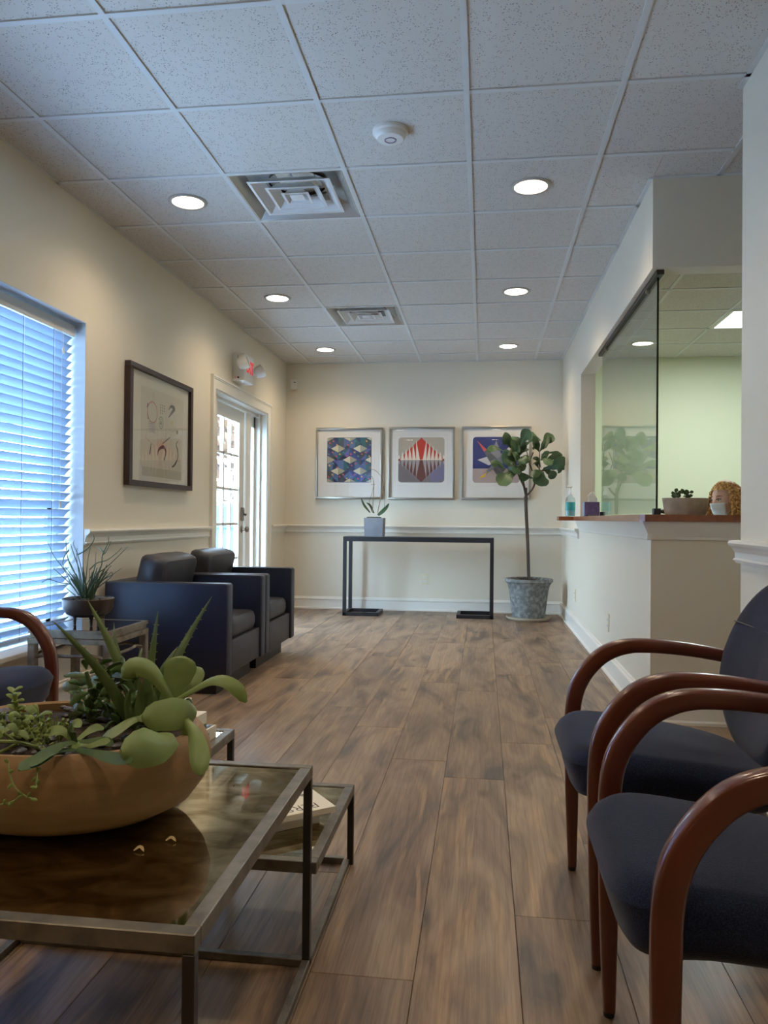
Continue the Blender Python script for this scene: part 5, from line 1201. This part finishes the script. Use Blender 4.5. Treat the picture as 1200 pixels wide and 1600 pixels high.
put('pump', MB().lathe([(0.016, 0.18), (0.017, 0.20), (0.009, 0.215), (0.006, 0.225), (0.005, 0.245)], SX, SY, CT1, 14).tube([(SX+0.014, SY, CT1+0.248), (SX-0.03, SY, CT1+0.25), (SX-0.036, SY, CT1+0.243)], [0.008, 0.006, 0.004], 8), M_WHITE, t)
TX, TY = 0.872, 6.45
t = thing('tissue_box', 'purple cube tissue box with a white tissue sticking out on the counter', 'tissue box', (TX, TY, CT1))
put('box', MB().box(TX-0.062, TX+0.058, TY-0.06, TY+0.06, CT1, CT1+0.118, 0.002, 1), mat('purple_card', (98, 82, 128), 0.6, noise=(30, (112, 98, 142), 0.4, 0.7, (1, 1, 1))), t)
put('side_panel_print', MB().box(TX-0.0628, TX-0.0615, TY-0.058, TY+0.058, CT1+0.002, CT1+0.116), mat('grey_print', (128, 140, 156), 0.6), t, False)
ts = MB(); rows = []
for k in range(7):
    z_ = CT1+0.112+0.086*k/6; w_ = 0.026+0.012*math.sin(k*0.7)-0.008*(k == 6)
    rows.append([Vector((TX+0.005+w_*math.cos(a)*(1+0.25*math.sin(3*a+k)), TY+0.012*math.sin(a)*(1+0.3*math.cos(2*a)), z_+0.006*math.sin(4*a))) for a in [q*PI/10 for q in range(20)]])
ts.grid(rows, close_v=True, caps=True); put('tissue', ts, mat('tissue_white', (232, 232, 222), 0.85, trans=0.3), t)
o = put('pen', MB().tube([(0.80, 6.15, CT1+0.006), (0.905, 6.33, CT1+0.006)], [0.006, 0.006], 8), M_BLACK, None); tag(o, 'black pen lying in front of the purple tissue box', 'pen')
QX, QY = 1.003, 4.02
t = thing('counter_planter', 'low oval concrete planter with a small dark jade plant on the counter', 'potted plant', (QX, QY, CT1))
put('planter', MB().lathe([(0.0, 0.0), (0.095, 0.0), (0.100, 0.004), (0.112, 0.076), (0.112, 0.084), (0.104, 0.084), (0.100, 0.070), (0.0, 0.068)], QX, QY, CT1, 44, syy=0.55, caps=False), M_CONC, t)
put('soil', MB().lathe([(0.100, 0.072), (0.0, 0.076)], QX, QY, CT1, 24, syy=0.53, caps=False), M_SOIL, t)
rnd = random.Random(4); sp = put('jade_sprig', MB().tube([(QX-0.03, QY, CT1+0.07), (QX-0.035, QY, CT1+0.105)], 0.004, 6).tube([(QX, QY, CT1+0.07), (QX+0.005, QY, CT1+0.10)], 0.004, 6), M_BARK, t)
for k in range(26):
    a = rnd.uniform(0, 2*PI); c_ = Vector((QX-0.015+rnd.uniform(-0.045, 0.04), QY+rnd.uniform(-0.015, 0.015), CT1+0.085+rnd.uniform(0, 0.03))); d_ = Vector((math.cos(a)*0.016, 0.006*math.sin(a), 0.006+0.008*math.sin(a)))
    put('leaf', blade(MB(), [c_, c_+d_*0.6, c_+d_*1.5], 0.010, 0.003, JD, (0, -0.8, 0.5), 6, 7, 0.1), M_FIGD, sp)

# ------------------------------------------------------------------ the receptionist
HX, HY, HZ = 1.572, 5.30, 1.140
fwd = Vector((-0.88, -0.46, -0.08)).normalized()
PRS = thing('person', 'seated person with curly auburn hair and a pale blue face mask behind the counter', 'person', (1.62, 5.34, 0.0))
def skin_body():
    bm = bmesh.new(); V = {}; R_ = {}
    def v(n, co, r, par=None, r2=None):
        V[n] = bm.verts.new(co); R_[n] = (r, r2 or r)
        if par: bm.edges.new((V[par], V[n]))
    bx, by = 1.72, 5.40
    v('pelvis', (bx, by, 0.50), 0.13, None, 0.16); v('waist', (bx-0.01, by, 0.66), 0.11, 'pelvis', 0.13); v('chest', (bx-0.04, by-0.01, 0.84), 0.12, 'waist', 0.15); v('neckb', (bx-0.08, by-0.03, 0.965), 0.06, 'chest'); v('neck', (HX+0.05, HY+0.02, HZ-0.09), 0.045, 'neckb'); v('head', (HX+0.01, HY, HZ-0.02), 0.06, 'neck')
    for s_, nm in ((-1, 'l'), (1, 'r')):
        v('sh'+nm, (bx-0.05+0.06*s_*0, by+0.17*s_, 0.93), 0.05, 'chest'); v('el'+nm, (bx-0.10, by+0.24*s_, 0.70), 0.04, 'sh'+nm); v('wr'+nm, (bx-0.34, by+0.16*s_, 0.755), 0.026, 'el'+nm); v('pa'+nm, (bx-0.41, by+0.14*s_, 0.76), 0.026, 'wr'+nm, 0.014)
        for q, (dy, L) in enumerate(((-0.03, 0.06), (-0.01, 0.08), (0.01, 0.085), (0.028, 0.07))):
            v('f%d%s' % (q, nm), (bx-0.45, by+0.14*s_+dy, 0.765), 0.0085, 'pa'+nm); v('g%d%s' % (q, nm), (bx-0.45-L*0.6, by+0.14*s_+dy*1.15, 0.750), 0.0075, 'f%d%s' % (q, nm))
        v('t0'+nm, (bx-0.40, by+0.14*s_-0.04*s_, 0.752), 0.009, 'pa'+nm)
        v('hip'+nm, (bx-0.05, by+0.10*s_, 0.49), 0.085, 'pelvis'); v('kn'+nm, (bx-0.46, by+0.12*s_, 0.48), 0.06, 'hip'+nm); v('an'+nm, (bx-0.44, by+0.12*s_, 0.08), 0.038, 'kn'+nm); v('to'+nm, (bx-0.60, by+0.12*s_, 0.035), 0.03, 'an'+nm)
    me = bpy.data.meshes.new('sk'); bm.to_mesh(me); names = list(V.keys()); bm.free()
    o = bpy.data.objects.new('sk', me); COL.objects.link(o)
    sk = o.modifiers.new('s', 'SKIN'); sub = o.modifiers.new('u', 'SUBSURF'); sub.levels = 1; sub.render_levels = 1
    for i, n in enumerate(names):
        d = me.skin_vertices[0].data[i]; d.radius = R_[n]
        if n == 'pelvis': d.use_root = True
    dgx = bpy.context.evaluated_depsgraph_get(); m2 = bpy.data.meshes.new_from_object(o.evaluated_get(dgx))
    bpy.data.objects.remove(o)
    return m2
body = skin_body(); bb_ = MB(); bb_.bm.from_mesh(body)
# head shaped and fused onto the neck
zf = Vector((0, 0, 1)); sdv = fwd.cross(zf).normalized(); upv = sdv.cross(fwd).normalized()
MH_ = Matrix((( fwd.x, sdv.x, upv.x, HX), (fwd.y, sdv.y, upv.y, HY), (fwd.z, sdv.z, upv.z, HZ), (0, 0, 0, 1)))
hd = bmesh.new(); bmesh.ops.create_uvsphere(hd, u_segments=40, v_segments=28, radius=1.0)
for v in hd.verts:
    x, y, z = v.co; X = x*0.095; Y = y*0.074; Z = z*0.112
    if z < 0: X *= 1-0.12*(-z); Y *= 1-0.34*(-z)**1.3
    if x > 0.5: X *= 0.93
    dn = math.exp(-((y/0.16)**2) - ((z+0.20)/0.20)**2)*max(0, x); X += dn*0.024
    for s_ in (-1, 1): X -= max(0, x)*0.010*math.exp(-(((y-0.42*s_)/0.17)**2) - ((z-0.05)/0.13)**2)
    X += max(0, x)*0.005*math.exp(-((y/0.3)**2) - ((z+0.50)/0.10)**2); X += max(0, x)*0.008*math.exp(-((y/0.35)**2)-((z+0.82)/0.14)**2)
    v.co = MH_ @ Vector((X, Y, Z))
mh = bpy.data.meshes.new('h'); hd.to_mesh(mh); hd.free(); bb_.bm.from_mesh(mh)
for s_ in (-1, 1): bb_.ball(MH_ @ Vector((-0.005, 0.075*s_, -0.012)), 0.02, 0.7, 0.5, 1.4, 8, 6)
tmp = bpy.data.meshes.new('body'); bb_.bm.to_mesh(tmp); bb_.bm.free(); tmp.materials.append(M_SKIN)
to = bpy.data.objects.new('tmpb', tmp); COL.objects.link(to); rm = to.modifiers.new('r', 'REMESH'); rm.mode = 'VOXEL'; rm.voxel_size = 0.005; rm.use_smooth_shade = True
dgx = bpy.context.evaluated_depsgraph_get(); fin = bpy.data.meshes.new_from_object(to.evaluated_get(dgx)); bpy.data.objects.remove(to)
fin.materials.clear(); fin.materials.append(M_SKIN); fin.transform(Matrix.Translation(-PRS.location)); bod = link('body', fin, PRS)
def onface(y, z, out=0.0):
    """a point on the face at local side y, height z"""
    r_ = 1-(y/0.074)**2-(z/0.112)**2; return MH_ @ Vector((0.093*math.sqrt(max(r_, 0.02))+out, y, z))
for s_ in (-1, 1):
    e = put('eye', MB().ball(onface(0.031*s_, 0.008, -0.0105), 0.0115, u=12, v=8), mat('eye_white', (226, 222, 216), 0.2), PRS)
    put('iris', MB().ball(onface(0.031*s_, 0.006, -0.0035), 0.0062, u=8, v=6), mat('iris_dark', (58, 46, 38), 0.2), e)
    put('eyebrow', MB().tube([onface((0.016+0.011*k)*s_, 0.030+0.003*math.sin(k), 0.000) for k in range(4)], [0.002, 0.003, 0.003, 0.001], 6), mat('brow', (140, 92, 58), 0.7), PRS)
    put('eyelid', MB().tube([onface((0.018+0.009*k)*s_, 0.010+0.004*math.sin(k*PI/3), 0.000) for k in range(4)], 0.0030, 5), mat('lash', (72, 50, 40), 0.7), e)
mk_ = MB(); rows = []
for i in range(11):
    z_ = -0.012-0.094*i/10; row = []
    for j in range(15):
        y_ = (-1+2*j/14)*0.064*(1-0.20*(i/10)**2)
        lo = math.exp(-((y_/0.02)**2)-((z_+0.028)/0.022)**2)*0.020
        row.append(MH_ @ Vector((0.099*math.sqrt(max(0.05, 1-(y_/0.080)**2-(z_/0.145)**2))+lo*0.7+0.0035*(math.sin(i*2.1)*0.5)+0.004, y_, z_)))
    rows.append(row)
mk_.grid(rows); mo_ = put('face_mask', mk_, M_MASK, PRS)
mo_.modifiers.new('s', 'SOLIDIFY').thickness = 0.0018
for s_ in (-1, 1): put('ear_loop', MB().tube(cat_rom([MH_ @ Vector((0.055, 0.060*s_, -0.02)), MH_ @ Vector((0.02, 0.078*s_, 0.0)), MH_ @ Vector((-0.012, 0.080*s_, 0.004)), MH_ @ Vector((0.0, 0.078*s_, -0.04)), MH_ @ Vector((0.05, 0.058*s_, -0.085))], 12), 0.0015, 5), M_WHITE, mo_)
# hair: a cap and curly locks
rnd = random.Random(31); hr = MB(); cap = bmesh.new(); bmesh.ops.create_uvsphere(cap, u_segments=28, v_segments=18, radius=1.0)
bmesh.ops.delete(cap, geom=[v for v in cap.verts if (v.co.x > 0.46 and v.co.z < 0.50) or v.co.z < -0.75 or (v.co.x > 0.15 and v.co.z < 0.1)], context='VERTS')
for v in cap.verts: v.co = MH_ @ Vector((v.co.x*0.106-0.006, v.co.y*0.092, v.co.z*0.128+0.006))
cm = bpy.data.meshes.new('cap'); cap.to_mesh(cm); cap.free(); hr.bm.from_mesh(cm)
hair = put('hair', hr, M_HAIR, PRS)
for k in range(260):
    az = rnd.uniform(1.08, 2*PI-1.08); el = rnd.uniform(0.05, 1.55)
    sx_ = Vector((math.cos(az)*math.cos(el)*0.100-0.008, math.sin(az)*math.cos(el)*0.088, math.sin(el)*0.118))
    L = rnd.uniform(0.13, 0.21); pts = []; out = Vector((math.cos(az), math.sin(az), 0))
    ph_ = rnd.uniform(0, 6); wv_ = rnd.uniform(0.006, 0.011)
    for q in range(15):
        f_ = q/14; p = sx_ + out*(0.030*math.sin(f_*PI*0.62)+0.012) + Vector((-0.012*f_, 0, -L*f_*(0.35+0.65*f_)))
        p += Vector((wv_*math.sin(ph_+f_*17)*(-math.sin(az)), wv_*math.sin(ph_+f_*17)*math.cos(az), wv_*0.8*math.cos(ph_+f_*17)))
        pts.append(MH_ @ p)
    hb = MB().tube(pts, [0.0068*(1-0.5*abs(q/14-0.4)) for q in range(15)], 6)
    put('curl', hb, M_HAIR, hair)
sh = MB(); bx, by = 1.72, 5.40
secs = [((bx, by, 0.47), 0.15, 0.18), ((bx-0.005, by, 0.60), 0.128, 0.155), ((bx-0.03, by, 0.76), 0.135, 0.175), ((bx-0.05, by-0.005, 0.88), 0.125, 0.195), ((bx-0.06, by-0.01, 0.945), 0.095, 0.18), ((bx-0.07, by-0.02, 0.985), 0.07, 0.10), ((bx-0.08, by-0.03, 1.005), 0.06, 0.068)]
sh.grid([[Vector((c_[0]+a_*math.cos(q*PI/14), c_[1]+b2_*math.sin(q*PI/14), c_[2])) for q in range(28)] for c_, a_, b2_ in secs], close_v=True)
for s_ in (-1, 1): sh.tube(cat_rom([(bx-0.05, by+0.13*s_, 0.935), (bx-0.06, by+0.19*s_, 0.90), (bx-0.10, by+0.245*s_, 0.70), (bx-0.22, by+0.20*s_, 0.735)], 10), [0.06, 0.064, 0.062, 0.058, 0.056, 0.054, 0.052, 0.048, 0.045, 0.042], 12, caps=False)
so = put('shirt', sh, M_SHIRT, PRS); so.modifiers.new('s', 'SOLIDIFY').thickness = 0.002
tr_ = MB()
for s_ in (-1, 1): tr_.tube(cat_rom([(bx, by+0.08*s_, 0.50), (bx-0.1, by+0.105*s_, 0.49), (bx-0.44, by+0.12*s_, 0.48), (bx-0.465, by+0.12*s_, 0.42), (bx-0.44, by+0.12*s_, 0.10)], 14), [0.12, 0.11, 0.10, 0.095, 0.09, 0.085, 0.08, 0.08, 0.08, 0.074, 0.068, 0.062, 0.058, 0.055], 14, caps=False)
put('trousers', tr_, mat('dark_trousers', (40, 44, 54), 0.85), PRS)
t = thing('office_chair', 'black office chair hidden behind the reception half wall', 'chair', (1.75, 5.40, 0))
put('seat', pillow(MB(), superell(0.24, 0.24, 4, 40), 0.07, 0.03, Matrix.Translation((1.73, 5.40, 0.355)), 0.005), M_BLACK, t)
put('backrest', pillow(MB(), superell(0.24, 0.21, 3.5, 40), 0.05, 0.02, Matrix.Translation((1.98, 5.40, 0.70)) @ Matrix.Rotation(PI/2+0.12, 4, 'Y'), 0.005), M_BLACK, t)
put('post', MB().tube([(1.75, 5.40, 0.06), (1.75, 5.40, 0.33)], 0.025, 12).tube([(1.80, 5.40, 0.33), (2.0, 5.40, 0.36), (2.02, 5.40, 0.60)], 0.015, 8), M_BLACK, t)
for k in range(5):
    a = k*2*PI/5; lg = put('leg', MB().tube([(1.75, 5.40, 0.075), (1.75+0.27*math.cos(a), 5.40+0.27*math.sin(a), 0.06)], [0.02, 0.014], 8), M_BLACK, t)
    put('caster', MB().ball((1.75+0.28*math.cos(a), 5.40+0.28*math.sin(a), 0.028), 0.028), M_BLACK, lg)

# ------------------------------------------------------------------ outdoors
o = struct('parking_lot', MB().box(-60, XL-LT-0.01, -40, 70, -0.25, -0.15), mat('asphalt', (186, 188, 192), 0.9, noise=(3, (170, 173, 178), 0.4, 0.6, (1, 1, 1))))
def car(x, y, rz, col, lab):
    t = thing('parked_car', lab, 'car', (x, y, -0.15)); cm_ = mat('car_paint', col, 0.25, spec=0.6, coat=0.6)
    prof = [(-2.15, 0.28), (-2.2, 0.55), (-2.1, 0.78), (-1.2, 0.93), (-0.65, 1.36), (0.1, 1.45), (1.0, 1.40), (1.75, 0.98), (2.15, 0.92), (2.2, 0.5), (2.1, 0.28)]
    rows = []
    for (wy, k) in ((-0.86, 0.97), (-0.80, 1.0), (0.80, 1.0), (0.86, 0.97)):
        rows.append([Vector((px_*k, wy*(1-0.22*max(0, (pz-0.9)/0.5)), 0.3+(pz-0.3)*(1 if abs(wy) < 0.85 else 0.98))) for px_, pz in prof])
    b_ = MB().grid(rows, caps=True); b_.grid([[r[0] for r in rows], [r[-1] for r in rows]])
    bo_ = link('car_body', b_.mesh('car_body', cm_), t)
    gm = mat('car_glass', (40, 50, 56), 0.1)
    for s_ in (-1, 1):
        for (a, c_) in (((-1.02, 0.96), (0.10, 0.96)), ((0.16, 0.96), (1.5, 0.98))):
            q = [(a[0], 0.96), (c_[0], 0.96), (min(c_[0], 0.9), 1.34), (max(a[0], -0.55), 1.34)]
            link('side_window', MB().poly([Vector((p[0], s_*(0.862-0.15*(p[1]-0.9)/0.45 + 0.004), p[1])) for p in q]).poly([Vector((p[0], s_*(0.855-0.15*(p[1]-0.9)/0.45), p[1])) for p in q]).mesh('g', gm, False), t)
        for wx in (-1.35, 1.35):
            wh = link('wheel', MB().lathe([(0.20, -0.1), (0.32, -0.1), (0.33, 0), (0.32, 0.1), (0.20, 0.1)], wx, s_*0.80, 0.32, 20, axis='Y').mesh('wheel', M_BLACK), t)
            link('hubcap', MB().lathe([(0.20, -0.105), (0.20, 0.105)], wx, s_*0.80, 0.32, 14, axis='Y').mesh('hubcap', M_STEEL), wh)
    link('windscreen', MB().poly([Vector((-1.16, -0.72, 0.97)), Vector((-1.16, 0.72, 0.97)), Vector((-0.70, 0.62, 1.345)), Vector((-0.70, -0.62, 1.345))]).mesh('w', gm, False), t).location = (-0.02, 0, 0.012)
    t.rotation_euler = (0, 0, rz); return t
car(-5.3, 13.6, 0.35, (36, 104, 112), 'teal car parked outside, seen through the lower door panes')
car(-6.6, 19.5, 0.3, (214, 216, 220), 'white car parked behind the teal one outside the door')
car(-13.5, 16.0, 1.2, (176, 60, 66), 'red car parked far outside behind the blinds')
car(-11.0, 12.0, 1.2, (60, 74, 110), 'dark blue car parked outside behind the blinds')
rnd = random.Random(77)
def tree(x, y, h, r_, col, lab):
    t = thing('bare_tree', lab, 'tree', (x, y, -0.15), 'trees beyond the car park')
    link('trunk', MB().tube([(0, 0, 0), (0.05, 0, h*0.45)], [0.16, 0.1], 8).mesh('trunk', M_BARK), t)
    lf = MB()
    for k in range(420):
        a, b2, c2 = rnd.gauss(0, .5), rnd.gauss(0, .5), rnd.gauss(0, .5); p = Vector((a*r_, b2*r_, h*0.62+c2*h*0.34)); s_ = 0.22
        n = Vector((rnd.uniform(-1, 1), rnd.uniform(-1, 1), rnd.uniform(-1, 1))).normalized(); u_ = n.orthogonal().normalized(); v_ = n.cross(u_)
        lf.poly([p+u_*s_, p+v_*s_, p-u_*s_*0.8, p-v_*s_])
    o_ = link('foliage', lf.mesh('foliage', mat('foliage_%d' % int(x*10), col, 0.9), False), t); o_['kind'] = 'stuff'
tree(-9.5, 27, 7, 2.2, (84, 58, 36), 'brown autumn tree outside, seen through the upper door panes')
tree(-15.5, 36, 8, 2.6, (96, 74, 52), 'taller pale brown tree behind the others, beyond the car park')
tree(-8.0, 40, 7, 2.4, (66, 60, 40), 'olive tree at the edge of the car park beyond the door')
tree(-24, 30, 7, 3.0, (96, 100, 78), 'greenish tree far behind the blinds')
